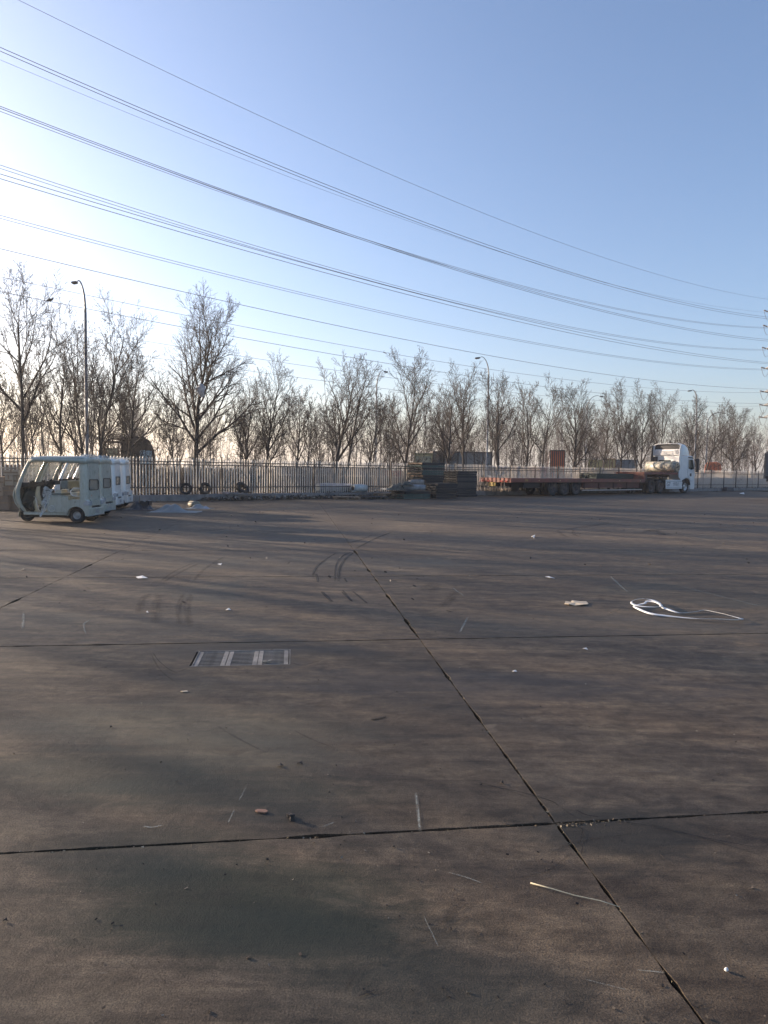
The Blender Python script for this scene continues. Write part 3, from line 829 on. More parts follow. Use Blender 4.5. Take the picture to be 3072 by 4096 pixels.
# ------------------------------------------------------------------ power lines and their lattice tower
WIRE = M('conductor', (.05, .05, .055), .6, .5, var=.1, scale=1, bmp=0)
DD = Vector((1.2, 1.0, 0)).normalized(); DN = Vector((DD.y, -DD.x, 0))
TF = Vector(((3035 - CXP) / FPX * 130, 130, 0)); TN = TF + DN * 9.6
def plane_hit(px, py, T):
    r = ray(px, py); n = DN
    t = (n.dot(T)) / (n.x * r[0] + n.y * r[1])
    p = Vector((r[0] * t, r[1] * t, EYE + r[2] * t))
    return (p - T).dot(DD), p.z
wires = [
    ('N', [(74, 0), (1536, 686), (2300, 991), (3072, 1197)], .013, 'topmost thin earth wire crossing the upper sky alone'),
    ('N', [(0, 189), (1500, 814), (2300, 1094), (3072, 1268)], .019, 'upper line of the highest wire pair'),
    ('N', [(0, 204), (1500, 825), (2300, 1103), (3072, 1275)], .019, 'lower line of the highest wire pair'),
    ('F', [(0, 239), (1500, 836), (2300, 1098), (3050, 1248)], .011, 'faint thin earth wire just under the highest wire pair'),
    ('F', [(0, 437), (1500, 962), (2300, 1200), (3045, 1308)], .019, 'far circuit wire of the second bundle, upper line'),
    ('F', [(0, 447), (1500, 972), (2300, 1203), (3045, 1312)], .019, 'far circuit wire of the second bundle, lower line'),
    ('N', [(0, 422), (1500, 975), (2300, 1209), (3072, 1358)], .019, 'near circuit wire of the second bundle, upper line'),
    ('N', [(0, 429), (1500, 983), (2300, 1214), (3072, 1365)], .019, 'near circuit wire of the second bundle, lower line'),
    ('F', [(0, 660), (1500, 1120), (2300, 1311), (3032, 1397)], .019, 'top wire of the third bundle of four, running to the middle tower arm'),
    ('F', [(0, 673), (1500, 1129), (2300, 1316), (3032, 1401)], .019, 'second wire of the third bundle of four'),
    ('N', [(0, 695), (1500, 1131), (2300, 1325), (3072, 1450)], .019, 'third wire of the third bundle of four'),
    ('N', [(0, 714), (1500, 1145), (2300, 1336), (3072, 1455)], .019, 'lowest wire of the third bundle of four'),
    ('F', [(0, 861), (1500, 1239), (2300, 1398), (3037, 1476)], .018, 'upper wire of the lone pair under the third bundle'),
    ('F', [(0, 873), (1500, 1247), (2300, 1403), (3037, 1480)], .018, 'lower wire of the lone pair under the third bundle'),
    ('N', [(0, 994), (1500, 1335), (2300, 1479), (3072, 1557)], .018, 'single wire passing just above the tree tops at the left'),
    ('F', [(0, 1107), (1500, 1404), (2300, 1522), (3048, 1570)], .017, 'single wire crossing in front of the nearest lamp below its arm'),
    ('N', [(0, 1166), (1500, 1446), (2300, 1561), (3060, 1614)], .016, 'single wire next to lowest of the three above the far-left tree'),
    ('F', [(0, 1262), (1000, 1434), (1500, 1508), (2300, 1590), (3035, 1625)], .014, 'thin wire crossing the big tree at half height'),
    ('F', [(0, 1335), (1000, 1486), (1500, 1555), (2300, 1632), (3040, 1673)], .014, 'lowest thin wire, seen through the tree crowns'),
]
tips_z = []
for side, pix, rad, label in wires:
    T = TF if side == 'F' else TN
    sz = [plane_hit(a, b, T) for a, b in pix]
    s_ = np.array([a for a, _ in sz]); z_ = np.array([b for _, b in sz])
    co = np.polyfit(s_, z_, 2)
    s0 = s_.min() - 25; s1 = 0.0 if side == 'F' else max(0.0, s_.max())
    m = 90; pts = []
    for i in range(m + 1):
        s = s0 + (s1 - s0) * i / m
        p = T + DD * s; pts.append((p.x, p.y, float(np.polyval(co, s))))
    zend = pts[-1][2]; tips_z.append((side, zend, pts[-1]))
    w = MB(); w.tube(pts, rad, 5, smooth=False)
    tag(w.build('power_line', WIRE, recalc=False), label, 'power line', 'power lines crossing the sky')
TOWM = M('tower_steel', (.17, .165, .165), .6, .3, var=.2, scale=2)
TC = (TF + TN) / 2
tower = empty('lattice_tower', (TC.x, TC.y, 0), math.atan2(DD.y, DD.x)); tag(tower, 'steel lattice power tower whose left arms and leg show at the right edge', 'pylon')
body = MB(); Ht = 34.0
def hwid(z): return 3.6 + (1.0 - 3.6) * min(1, z / 16) if z < 16 else 1.0 - .25 * (z - 16) / 18
lv = [0, 3.5, 6.8, 9.8, 12.4, 14.6, 16.6, 18.6, 20.6, 22.6, 24.6, 26.6, 28.6, 30.6, 32.4, Ht]
for a, b_ in zip(lv, lv[1:]):
    wa, wb = hwid(a), hwid(b_); th_ = .17 if a < 16 else .11
    ca = [(-wa, -wa), (wa, -wa), (wa, wa), (-wa, wa)]; cb = [(-wb, -wb), (wb, -wb), (wb, wb), (-wb, wb)]
    for i in range(4):
        j = (i + 1) % 4
        body.bar((*ca[i], a), (*cb[i], b_), th_); body.bar((*ca[i], a), (*cb[j], b_), th_ * .5); body.bar((*ca[j], a), (*cb[i], b_), th_ * .5); body.bar((*cb[i], b_), (*cb[j], b_), th_ * .6)
body.build('lattice_body', TOWM, tower)
INS = M('insulator', (.11, .07, .055), .35, 0, var=.2)
seen = []
for side, zz, pt in tips_z:
    if any(sd == side and abs(z2 - zz) < .6 for sd, z2 in seen): continue
    seen.append((side, zz))
    sg = 1 if side == 'F' else -1
    tip = 4.8 * sg; ab = MB(); zt = zz + .15
    for yy in (-.5, .5):
        ab.bar((yy * 2, sg * .8, zt + .1), (0, tip, zt), .12); ab.bar((yy * 2, sg * .8, zt + 1.5), (0, tip, zt), .08)
    for i in range(1, 5):
        f = i / 5; ab.bar((-.9 * (1 - f), sg * (.8 + 4 * f), zt), (.9 * (1 - f), sg * (.8 + 4 * f), zt), .06)
        ab.bar((-.9 * (1 - f), sg * (.8 + 4 * f), zt), (-.9 * (1 - f), sg * (.8 + 4 * f), zt + 1.4 * (1 - f)), .05)
    arm = ab.build('crossarm', TOWM, tower)
    ib = MB(); prof = []
    pts = [(-.15 - i * .12, tip, zt - .02) for i in range(15)]
    ib.tube(pts, [.12 if i % 2 else .07 for i in range(15)], 8, smooth=False)
    ib.tube([(.15 + i * .12, tip, zt - .02) for i in range(15)], [.12 if i % 2 else .07 for i in range(15)], 8, smooth=False)
    ib.tube([(-1.8 + 3.6 * i / 12, tip, zt - .05 - 1.5 * (1 - ((i - 6) / 6) ** 2)) for i in range(13)], .03, 5)
    ib.build('insulator_string', INS, tower)

# ------------------------------------------------------------------ wheels
RUBBER = M('tyre_rubber', (.018, .018, .019), .8, var=.3, scale=12, bmp=.4, dirt=(.06, .055, .05), dirt_amt=.5)
def tyre_mb(Rr, w, c=(0, 0, 0), rim=.58, tread=36):
    q = MB(); ri = Rr * rim; h = w / 2
    q.lathe_y([(ri, -h * .8), (Rr * .86, -h), (Rr * .97, -h * .86), (Rr, -h * .55), (Rr, h * .55), (Rr * .97, h * .86), (Rr * .86, h), (ri, h * .8)], c, 32)
    for k in range(tread):
        a = 2 * math.pi * k / tread
        for sgn in (-1, 1):
            aa = a + sgn * .04
            Mx = Matrix.Rotation(-aa, 3, 'Y')
            q.box(Vector(c) + Vector((math.cos(aa) * Rr * 1.004, sgn * h * .42, math.sin(aa) * Rr * 1.004)), (Rr * .03, h * .5, Rr * .11), M=Mx)
    return q
def wheel(parent, c, Rr, w, rimm, rim=.58, spokes=0, side=-1):
    t = tyre_mb(Rr, w, rim=rim).build('wheel', RUBBER, parent, recalc=True); t.location = c
    q = MB(); ri = Rr * rim; h = w / 2
    q.lathe_y([(ri * 1.0, -h * .8), (ri * .93, -h * .72), (ri * .86, -h * .3), (ri * .45, -h * .25), (ri * .36, -h * .62), (.001, -h * .62), (.001, h * .5), (ri * .9, h * .5), (ri, h * .8)], (0, 0, 0), 28)
    for k in range(spokes):
        a = 2 * math.pi * k / spokes
        q.tube([(math.cos(a) * ri * .62, -h * .31, math.sin(a) * ri * .62), (math.cos(a) * ri * .62, -h * .44, math.sin(a) * ri * .62)], ri * .1, 8)
        q.tube([(math.cos(a + .3) * ri * .27, -h * .6, math.sin(a + .3) * ri * .27), (math.cos(a + .3) * ri * .27, -h * .74, math.sin(a + .3) * ri * .27)], ri * .045, 6)
    r = q.build('rim', rimm, t)
    if side > 0: r.rotation_euler = (0, 0, math.pi)
    return t

# ------------------------------------------------------------------ electric passenger tricycles wrapped in film
def wrap_mat(name, col, film=.35):
    m, n, b = nodes_of(name)
    tc = N(n, 'ShaderNodeTexCoord'); v = tc.outputs['Object']
    mp = N(n, 'ShaderNodeMapping'); mp.inputs['Scale'].default_value = (2.2, 2.2, .5); mp.inputs['Rotation'].default_value = (.1, .25, 0); n.links.new(v, mp.inputs[0])
    w1 = fnoise(n, mp.outputs[0], 6, 6, .72, 1.4); w2 = fnoise(n, v, 3, 4, .6, .8)
    c = mix(n, ramp(n, w1, [(.50, (0, 0, 0)), (.68, (film * .8, film * .6, film * .6))]), col, (.72, .74, .74))
    c = mix(n, mathn(n, 'MULTIPLY', w2, .35), c, tuple(x * .55 for x in col))
    n.links.new(c, b.inputs['Base Color'])
    r = N(n, 'ShaderNodeMapRange'); r.inputs[3].default_value = .10; r.inputs[4].default_value = .5; n.links.new(w1, r.inputs[0]); n.links.new(r.outputs[0], b.inputs['Roughness'])
    b.inputs['Coat Weight'].default_value = .6; b.inputs['Coat Roughness'].default_value = .12
    bump(n, b, w1, .45, .010)
    return m
def film_mat():
    m, n, b = nodes_of('loose_clear_film')
    tc = N(n, 'ShaderNodeTexCoord'); w1 = fnoise(n, tc.outputs['Object'], 9, 5, .7, 1.2)
    b.inputs['Base Color'].default_value = (.75, .77, .76, 1); b.inputs['Roughness'].default_value = .2
    n.links.new(ramp(n, w1, [(.35, (.22, .22, .22)), (.7, (.75, .75, .75))]), b.inputs['Alpha'])
    bump(n, b, w1, .6, .02)
    return m
FILM = film_mat()
WB = {'grey': wrap_mat('wrapped_grey_green_panel', (.40, .415, .35), .5), 'white': wrap_mat('wrapped_white_panel', (.78, .78, .76), .6)}
DFAB = M('dark_cloth', (.035, .040, .034), .9, var=.35, scale=7, bmp=.4)
CUSH = M('seat_vinyl', (.16, .17, .15), .5, var=.2, scale=7, bmp=.2)
CREAM = M('foam_wrap', (.52, .48, .38), .7, var=.25, scale=12, bmp=.3)
BLK = M('black_plastic', (.02, .02, .021), .45, var=.2, scale=9)
LENS = M('lamp_lens', (.42, .44, .46), .15, var=.25, scale=30, bmp=.3, coat=1.0)
HUB = M('hub_cap', (.30, .31, .31), .4, .4, var=.2, scale=9)
HUBW = M('white_hub', (.62, .62, .6), .4, .1, var=.15, scale=9)
def window_glass(name='tinted_glass', col=(.05, .06, .06), rough=.08, alpha=1.0):
    if name in MC: return MC[name]
    m, n, b = nodes_of(name)
    tc = N(n, 'ShaderNodeTexCoord'); w1 = fnoise(n, tc.outputs['Object'], 7, 4, .6, 1)
    n.links.new(mix(n, w1, col, tuple(min(1, c * 2.2) for c in col)), b.inputs['Base Color'])
    b.inputs['Roughness'].default_value = rough; b.inputs['Alpha'].default_value = alpha; b.inputs['Coat Weight'].default_value = .5
    bump(n, b, w1, .25, .01); MC[name] = m
    return m
CRINK = window_glass('film_covered_window', (.16, .16, .14), .15, .8)
def text_mesh(name, s, size, mat, parent, loc, rot, depth=.002, shear=0.0):
    cu = bpy.data.curves.new(name, 'FONT'); cu.body = s; cu.size = size; cu.extrude = depth; cu.align_x = 'CENTER'; cu.align_y = 'CENTER'; cu.shear = shear
    t = bpy.data.objects.new('t', cu); COL.objects.link(t)
    me = bpy.data.meshes.new_from_object(t.evaluated_get(bpy.context.evaluated_depsgraph_get()))
    bpy.data.objects.remove(t); me.materials.clear(); me.materials.append(mat)
    o = link_mesh(name, me, parent); o.location = loc; o.rotation_euler = rot
    return o

def tricycle(kind, label, loc, rz, seed=0):
    """faces -X, near side is -Y, origin on the ground under its middle"""
    B = WB[kind]; R = rng(seed)
    o = empty('passenger_tricycle', loc, rz); tag(o, label, 'electric tricycle', 'new wrapped electric tricycles parked side by side')
    hubm = HUB if kind == 'grey' else HUBW
    zx = lambda x: ((x if x < 1000 else 1000 + (x - 1000) * .30) - 590) / 447.0
    zz = lambda y: (925 - y) / 447.0
    # front shell: one bent sheet, outer curve from the foot to the windscreen
    outer = [(zx(268), zz(826)), (zx(205), zz(792)), (zx(160), zz(700)), (zx(146), zz(600)), (zx(168), zz(520)), (zx(215), zz(452))]
    sh = MB(); sh.strip([tuple(p) for p in outer], -.46, .46, -.035, taper=[.55, .72, .9, 1, 1, .98]); sh.build('front_shell', B, o)
    # corner posts up to the roof
    for sy in (-1, 1):
        p = MB(); path = [(zx(262), sy * .28, zz(826)), (zx(222), sy * .36, zz(740)), (zx(200), sy * .42, zz(640)), (zx(205), sy * .445, zz(540)), (zx(240), sy * .45, zz(440)), (zx(300), sy * .445, zz(300)), (zx(358), sy * .44, zz(185)), (zx(400), sy * .43, zz(160))]
        p.tube(path, [.045, .055, .06, .06, .055, .045, .045, .05], 8); p.build('front_post', B, o, jitter=.008)
    ws = MB(); a = (zx(222), zz(450)); b = (zx(352), zz(180))
    ws.strip([a, ((a[0] + b[0]) / 2 - .015, (a[1] + b[1]) / 2), b], -.41, .41, .008); ws.build('windscreen', FILM, o)
    lin = MB(); lin.strip([(zx(262), zz(812)), (zx(222), zz(760)), (zx(196), zz(640)), (zx(205), zz(560)), (zx(238), zz(498))], -.40, .40, .02)
    lin.bbox(zx(235), zx(330), -.41, .41, zz(505), zz(452)); lin.build('dashboard', BLK if kind == 'grey' else DFAB, o, bevel=.015)
    cl = MB()
    for sgn in (0,):
        gx, gz, ny = 14, 14, 1
        vs = []
        for i in range(15):
            for j in range(15):
                u, v = i / 14, j / 14
                x = zx(238) + u * .33 - .05 * v; z = zz(520) - v * .52
                vs.append((x + .02 * math.sin(v * 9 + u * 4), -.33 + .05 * math.sin(u * 7 + v * 5) + .02 * math.sin(v * 14), z + .03 * math.sin(u * 6)))
        fs = [(i * 15 + j, i * 15 + j + 1, (i + 1) * 15 + j + 1, (i + 1) * 15 + j) for i in range(14) for j in range(14)]
        cl.add(vs, fs, True)
    cl.build('knee_cover', DFAB, o, recalc=False)
    # roof with a raised rear, wrapped and slightly lumpy
    rf = MB(); prof = [(zx(345), zz(205)), (zx(352), zz(165)), (zx(395), zz(140)), (zx(500), zz(133)), (zx(760), zz(134)), (zx(930), zz(130)), (zx(1010), zz(138)), (zx(1050), zz(165)), (zx(1062), zz(212)), (zx(950), zz(205)), (zx(700), zz(190)), (zx(450), zz(190))]
    m = 9; vs = []; n = len(prof)
    for j in range(m):
        t = j / (m - 1) * 2 - 1; cr = 1 - abs(t) ** 5 * .05
        for x, z in prof: vs.append((x * (1 - .02 * abs(t) ** 4), t * .50, 1.55 + (z - 1.55) * cr - .03 * abs(t) ** 3))
    fs = [tuple(range(n))[::-1], tuple(range((m - 1) * n, m * n))]
    for j in range(m - 1):
        for i in range(n): fs.append((j * n + i, j * n + (i + 1) % n, (j + 1) * n + (i + 1) % n, (j + 1) * n + i))
    rf.add(vs, fs, True); roof = rf.build('roof', B, o, jitter=.012)
    bunch = MB()
    for k in range(5):
        x = zx(900) + .07 * k; bunch.tube([(x, -.2 + .05 * k, 1.77), (x + .03, -.1, 1.80 + .02 * (k % 2)), (x - .02, .1, 1.80), (x + .02, .25, 1.775)], [.01, .03, .025, .008], 6)
    bunch.build('bunched_film', FILM, roof, jitter=.02)
    # rear cabin: side panel, rounded corner, rear face with a window opening
    yb = .49; xf, xr = zx(945), zx(1062)
    zb, zt = zz(700), zz(170)
    for sy in (-1, 1):
        c = MB(); path = []
        pr = [(xf, yb), (xf + .02, yb + .005), (xr - .10, yb), (xr - .03, yb - .02), (xr, yb - .07), (xr + .008, yb - .16)]
        lo = [(x, sy * y, zb) for x, y in pr]; mi = [(x - .0, sy * (y - .005), (zb + zt) / 2) for x, y in pr]; hi = [(x - .03, sy * (y - .02), zt) for x, y in pr]
        inn = lambda L_: [(x - .03 if i > 2 else x, y - sy * .03, z) for i, (x, y, z) in enumerate(L_)]
        vs = lo + mi + hi + inn(lo) + inn(mi) + inn(hi); n = len(pr); fs = []
        for r_ in range(2):
            for i in range(n - 1):
                a_ = r_ * n + i; fs.append((a_, a_ + 1, a_ + n + 1, a_ + n)); b2 = 3 * n + a_; fs.append((b2, b2 + n, b2 + n + 1, b2 + 1))
            fs.append((r_ * n, (r_ + 1) * n, 3 * n + (r_ + 1) * n, 3 * n + r_ * n))
        c.add(vs, fs, True); c.build('cabin_side', B, o)
    rb = MB(); xw = xr + .006; w0, w1, z0w, z1w = -.30, .30, zz(535), zz(410)
    rb.bbox(xw - .03, xw, -.34, .34, zb, z0w + 0); rb.bbox(xw - .045, xw - .012, -.34, .34, z1w, zt)
    rb.bbox(xw - .035, xw - .003, -.34, w0, z0w, z1w); rb.bbox(xw - .035, xw - .003, w1, .34, z0w, z1w)
    rear = rb.build('rear_panel', B, o)
    fm = MB()
    ringp = [(xw + .004, y, z) for y, z in ((w0 + .05, z0w), (w1 - .05, z0w), (w1, z0w + .05), (w1, z1w - .05), (w1 - .05, z1w), (w0 + .05, z1w), (w0, z1w - .05), (w0, z0w + .05), (w0 + .05, z0w))]
    fm.tube(ringp, .011, 6); win = fm.build('rear_window', BLK, o)
    gl = MB(); gl.bbox(xw - .02, xw - .012, w0, w1, z0w, z1w); gl.build('pane', CRINK, win)
    if False: sw = MB(); sw.tube([(xr - .115 + .02, -yb - .004, zz(540)), (xr - .02, -yb + .03, zz(540)), (xr - .02, -yb + .03, zz(415)), (xr - .10, -yb - .004, zz(415)), (xr - .115, -yb - .004, zz(540))], .008, 6); pass
    # lower body: sill, floor, seat box, rear fenders, bumper
    fl = MB(); fl.bbox(zx(262), zx(830), -.42, .42, zz(836), zz(806)); fl.build('floor', B, o, bevel=.012)
    sb = MB(); sb.bbox(zx(548), zx(800), -.44, .44, zz(806), zz(612)); sb.bbox(zx(545), zx(735), -.45, .45, zz(612), zz(600)); seatbox = sb.build('seat_box', B, o, bevel=.02)
    lg = MB(); cx_, cz_ = zx(604), zz(756)
    for rr in (.080,):
        lg.tube([(cx_ + rr * math.cos(a_ * .3307), -.4445, cz_ + rr * math.sin(a_ * .3307)) for a_ in range(20)], .006, 5, cap=False)
    for dz in (-.022, .002, .026): lg.tube([(cx_ - .055 + .022 * i, -.4445, cz_ + dz + .008 * math.sin(i * 1.6)) for i in range(6)], .005, 5)
    lg.build('round_emblem', M('emblem_white', (.6, .62, .62), .4), seatbox)
    fd = MB()
    cw, cz = zx(905), .205; arch = [(cw + .240 * math.cos(a_), cz + .240 * math.sin(a_)) for a_ in [math.radians(k) for k in range(178, -8, -12)]]
    out_ = [(zx(800), zz(838)), (zx(798), zz(700)), (zx(815), zz(655)), (zx(860), zz(640)), (zx(1070), zz(648)), (zx(1165), zz(680)), (zx(1185), zz(760)), (zx(1178), zz(835))]
    prof = out_ + [(.985, zz(838))] + arch[::-1]
    for sy in (-1, 1): fd.prism(prof, sy * .515, sy * .30)
    fd.bbox(zx(815), zx(1150), -.30, .30, zz(720), zz(645)); fd.build('rear_fender', B, o)
    un = MB(); un.bbox(zx(800), zx(1120), -.29, .29, .16, zz(725)); un.bbox(zx(300), zx(800), -.25, .25, .13, .195); un.build('underbody', BLK, o)
    bp = MB(); bp.prism([(zx(1110), -.50), (zx(1182), -.47), (zx(1196), -.40), (zx(1196), .40), (zx(1182), .47), (zx(1110), .50)], zz(835), zz(745), axis='z'); bp.build('rear_bumper', B, o, bevel=.015)
    bb = MB(); bb.tube([(zx(1120), -.50, zz(842)), (zx(1205), -.46, zz(836)), (zx(1215), 0, zz(832)), (zx(1205), .46, zz(836))], .014, 6); bb.build('bumper_bar', HUB, o)
    for sy in (-1, 1):
        tl = MB(); tl.prism([(zx(990), zz(690)), (zx(1030), zz(668)), (zx(1130), zz(655)), (zx(1178), zz(662)), (zx(1178), zz(712)), (zx(1040), zz(714))], sy * .500, sy * .524); tl.bbox(zx(1160), zx(1186), sy * .30 if sy > 0 else -.52, .52 if sy > 0 else -.30, zz(712), zz(664))
        for k in range(4): tl.bbox(zx(1050 + 26 * k), zx(1054 + 26 * k), sy * .524 - .002, sy * .524 + .002, zz(708), zz(668))
        tl.build('tail_light', LENS, o, bevel=.006)
    pl = MB(); pl.bbox(zx(1198), zx(1200), -.12, .12, zz(812), zz(765)); pl.build('plate_holder', HUB, o)
    # seats, cushions, rails, controls
    st = MB(); st.bbox(zx(700), zx(785), -.38, .38, zz(520), zz(425)); st.build('backrest', CUSH, o, bevel=.03)
    cs = MB(); cs.bbox(zx(560), zx(700), -.36, .36, zz(600), zz(572)); cs.build('cushion', CUSH, o, bevel=.02)
    fo = MB(); fo.box((zx(650), -.1, zz(565)), (.16, .5, .13), rz=.1); fo.box((zx(850), -.05, zz(585)), (.2, .5, .12), rz=-.1); fo.build('foam_packing', CREAM, o, bevel=.03, jitter=.02)
    ar = MB(); ar.tube([(zx(945), -.42, zz(512)), (zx(860), -.42, zz(512)), (zx(825), -.42, zz(545)), (zx(830), -.42, zz(585)), (zx(860), -.42, zz(605)), (zx(945), -.42, zz(605))], .016, 8); ar.build('armrest', HUBW, o)
    hb = MB(); hb.tube([(zx(335), -.33, zz(448)), (zx(350), -.2, zz(452)), (zx(330), 0, zz(470)), (zx(350), .2, zz(452)), (zx(335), .33, zz(448))], .016, 8); hb.tube([(zx(330), 0, zz(470)), (zx(250), 0, zz(760))], .022, 8)
    for sy in (-1, 1): hb.box((zx(352), sy * .27, zz(440)), (.06, .07, .05)); hb.tube([(zx(345), sy * .30, zz(450)), (zx(352), sy * .40, zz(446))], .022, 8)
    hb.build('handlebar', BLK, o)
    lv_ = MB(); lv_.tube([(zx(362), -.30, zz(622)), (zx(376), -.30, zz(622)), (zx(412), -.28, zz(775)), (zx(425), -.28, zz(785))], .010, 6); lv_.build('brake_lever', HUBW, o)
    # hanging film flap by the driver's seat
    fp = MB(); vs = []
    for i in range(13):
        for j in range(19):
            u, v = i / 12, j / 18
            x = zx(545) - .17 * v * v + (u - .3) * .28 * (1 - .65 * v) + (.10 if v < .15 else 0) * u; z = zz(498 + 20 * (1 - u)) - v * .74 + .05 * math.sin(u * 9)
            vs.append((x + .015 * math.sin(v * 22 + u * 6), -.45 - .035 * math.sin(u * 8 + v * 4) - .02 * math.sin(v * 13), max(z, .16)))
    fp.add(vs, [(i * 19 + j, i * 19 + j + 1, (i + 1) * 19 + j + 1, (i + 1) * 19 + j) for i in range(12) for j in range(18)], True); fp.build('film_flap', FILM, o, recalc=False)
    # front wheel and mudguard, rear wheels
    wheel(o, (zx(215), 0, .188), .188, .10, BLK, rim=.52, spokes=5)
    mg = MB(); vs = [];
    arc = [(zx(215) + .215 * math.cos(math.radians(a_)), .188 + .215 * math.sin(math.radians(a_))) for a_ in range(200, 40, -16)]
    mg.strip(arc, -.07, .07, -.012); mg.build('front_mudguard', B, o)
    fk = MB()
    for sy in (-1, 1): fk.tube([(zx(215), sy * .075, .188), (zx(250), sy * .08, .42)], .016, 6)
    fk.build('front_fork', BLK, o)
    for sy in (-1, 1): wheel(o, (cw, sy * .40, .208), .208, .14, hubm, rim=.5, spokes=6, side=sy)
    return o
def tri_px(px_rear_corner_x, Y, rz=0):
    pass
T1 = tricycle('grey', 'nearest tricycle, grey-green and wrapped in clear film, dark cloth behind its front shell', (-8.835, 18.62, 0), 0)
om = text_mesh('side_mark', 'A', .075, M('orange_print', (.55, .14, .07), .5), T1, ((1085 - 590) / 447 * 0 + 1.055 + 0.0, 0, 0), (math.pi / 2, 0, math.pi / 2), .001)
om.location = ((1018.6 - 590) / 447 + .0105, -.15, (925 - 600) / 447)
text_mesh('model_mark', 'mini', .035, BLK, T1, ((895 - 590) / 447, -.5165, (925 - 672) / 447), (math.pi / 2, 0, 0), .001)
T2 = tricycle('grey', 'second tricycle of the row, film-covered rear window, mostly hidden by the nearest one', (-9.27, 20.55, 0), math.radians(2), 2)
T3 = tricycle('white', 'white wrapped tricycle third in the row, its rear corner and wheel showing', (-10.25, 23.85, 0), math.radians(8), 3)
T4 = tricycle('white', 'farthest tricycle of the row, nearest to the fence and the dark bag', (-10.48, 25.4, 0), math.radians(9), 4)

# ------------------------------------------------------------------ cartons stacked at the left edge
def carton_mat(i, col):
    return M('cardboard_%d' % i, col, .85, var=.12, scale=2, bmp=.2, dirt=tuple(c * .6 for c in col), dirt_amt=.3)
CT = [carton_mat(0, (.30, .22, .155)), carton_mat(1, (.37, .29, .21)), carton_mat(2, (.22, .155, .11))]
TAPE = M('brown_tape', (.24, .15, .085), .3, var=.1)
cb = G(40, 2038)
def carton(px0, px1, z0, z1, dy, mi, label, rz=0.0, depth=.5):
    Y = 23.0 + dy; x0 = (px0 - CXP) / FPX * Y; x1 = (px1 - CXP) / FPX * Y
    o = empty('carton', ((x0 + x1) / 2, Y + depth / 2, z0), rz); tag(o, label, 'cardboard box', 'cartons stacked beside the tricycles')
    w, h = x1 - x0, z1 - z0
    q = MB(); q.box((0, 0, h / 2), (w, depth, h - .004)); q.build('box_body', CT[mi], o, bevel=.006, jitter=.004)
    f = MB(); f.box((-w / 4 + .002, 0, h + .001), (w / 2 - .004, depth - .004, .006)); f.box((w / 4 - .002, .002, h + .002), (w / 2 - .004, depth - .01, .006)); f.build('flap', CT[mi], o)
    t = MB(); t.box((0, -depth / 2 - .0015, h * .5), (w * .9, .002, .05)); t.box((0, -depth / 2 - .002, h - .06), (.05, .002, .12)); t.build('tape', TAPE, o)
carton(-95, -22, 0, .46, .1, 2, 'large dark brown carton at the bottom of the stack, cut by the left edge')
carton(-20, 30, 0, .47, 0, 2, 'dark brown carton on the ground at the front of the stack')
carton(32, 84, 0, .48, .2, 2, 'dark brown carton on the ground, nearest the front wheel')
carton(-60, 8, .468, .74, .05, 0, 'brown carton resting on the second layer at the left edge')
carton(10, 62, .485, .80, .1, 2, 'reddish dark carton in the middle of the second layer')
carton(-30, 14, .745, 1.10, .1, 0, 'squat tan carton third from the ground at the left edge')
carton(17, 49, .81, 1.15, .05, 1, 'pale carton with a slanted side, upright in the third layer')
carton(51, 82, .81, 1.13, .12, 1, 'pale carton of the third layer leaning next to the windscreen')
carton(12, 74, 1.16, 1.34, .08, 1, 'wide pale carton near the top of the stack')
q = MB(); q.box((0, 0, 0), (.72, .5, .02), M=Matrix.Rotation(.05, 3, 'Y')); q.box((.1, .02, .03), (.6, .45, .02), M=Matrix.Rotation(-.04, 3, 'Y'))
o = q.build('cardboard_sheet', CT[1], jitter=.01); o.location = G(30, 2000, 0) * 0 + Vector(((35 - CXP) / FPX * 23.3, 23.35, 1.385)); tag(o, 'flat folded cardboard lying on top of the carton stack', 'cardboard')

# ------------------------------------------------------------------ sheets and bags on the ground behind the tricycles
def mound(name, cx, cy, w, d, h, mat, label, cat_, rz=0.0, seed=1, peaks=((0, 0, 1, .5),), rough=.03):
    n, m = 40, 26; vs = []
    for i in range(n + 1):
        for j in range(m + 1):
            u, v = i / n * 2 - 1, j / m * 2 - 1
            z = 0
            for (a, b, k, r) in peaks:
                z = max(z, k * h * math.exp(-((u - a) ** 2 + ((v - b) * .8) ** 2) / (2 * r * r * .35)))
            e = max(abs(u), abs(v)); fall = max(0, 1 - e ** 6)
            nn = noise.noise(Vector((u * 2.6 + seed, v * 2.6, seed))) * rough + abs(noise.noise(Vector((u * 5 + seed, v * 2, 3)))) * rough
            ex = 1 + .10 * noise.noise(Vector((u * 1.7, v * 1.7, seed * 3)))
            vs.append((u * w / 2 * ex, v * d / 2 * ex, max(.004, (z + nn) * fall) + .004))
    fs = [(i * (m + 1) + j, (i + 1) * (m + 1) + j, (i + 1) * (m + 1) + j + 1, i * (m + 1) + j + 1) for i in range(n) for j in range(m)]
    k = len(vs); rim = [i * (m + 1) for i in range(n + 1)] + [n * (m + 1) + j for j in range(1, m + 1)] + [i * (m + 1) + m for i in range(n - 1, -1, -1)] + [j for j in range(m - 1, 0, -1)]
    vs += [(vs[i][0], vs[i][1], 0) for i in rim]
    for a in range(len(rim)):
        b = (a + 1) % len(rim); fs.append((rim[a], k + a, k + b, rim[b]))
    q = MB(); q.add(vs, fs, True); o = q.build(name, mat); o.location = (cx, cy, 0); o.rotation_euler = (0, 0, rz)
    tag(o, label, cat_); return o
TG = M('grey_sheet', (.21, .225, .225), .6, var=.15, scale=3, bmp=.3, dirt=(.1, .095, .09))
TD = M('dark_bag', (.022, .026, .032), .35, var=.4, scale=4, bmp=.5)
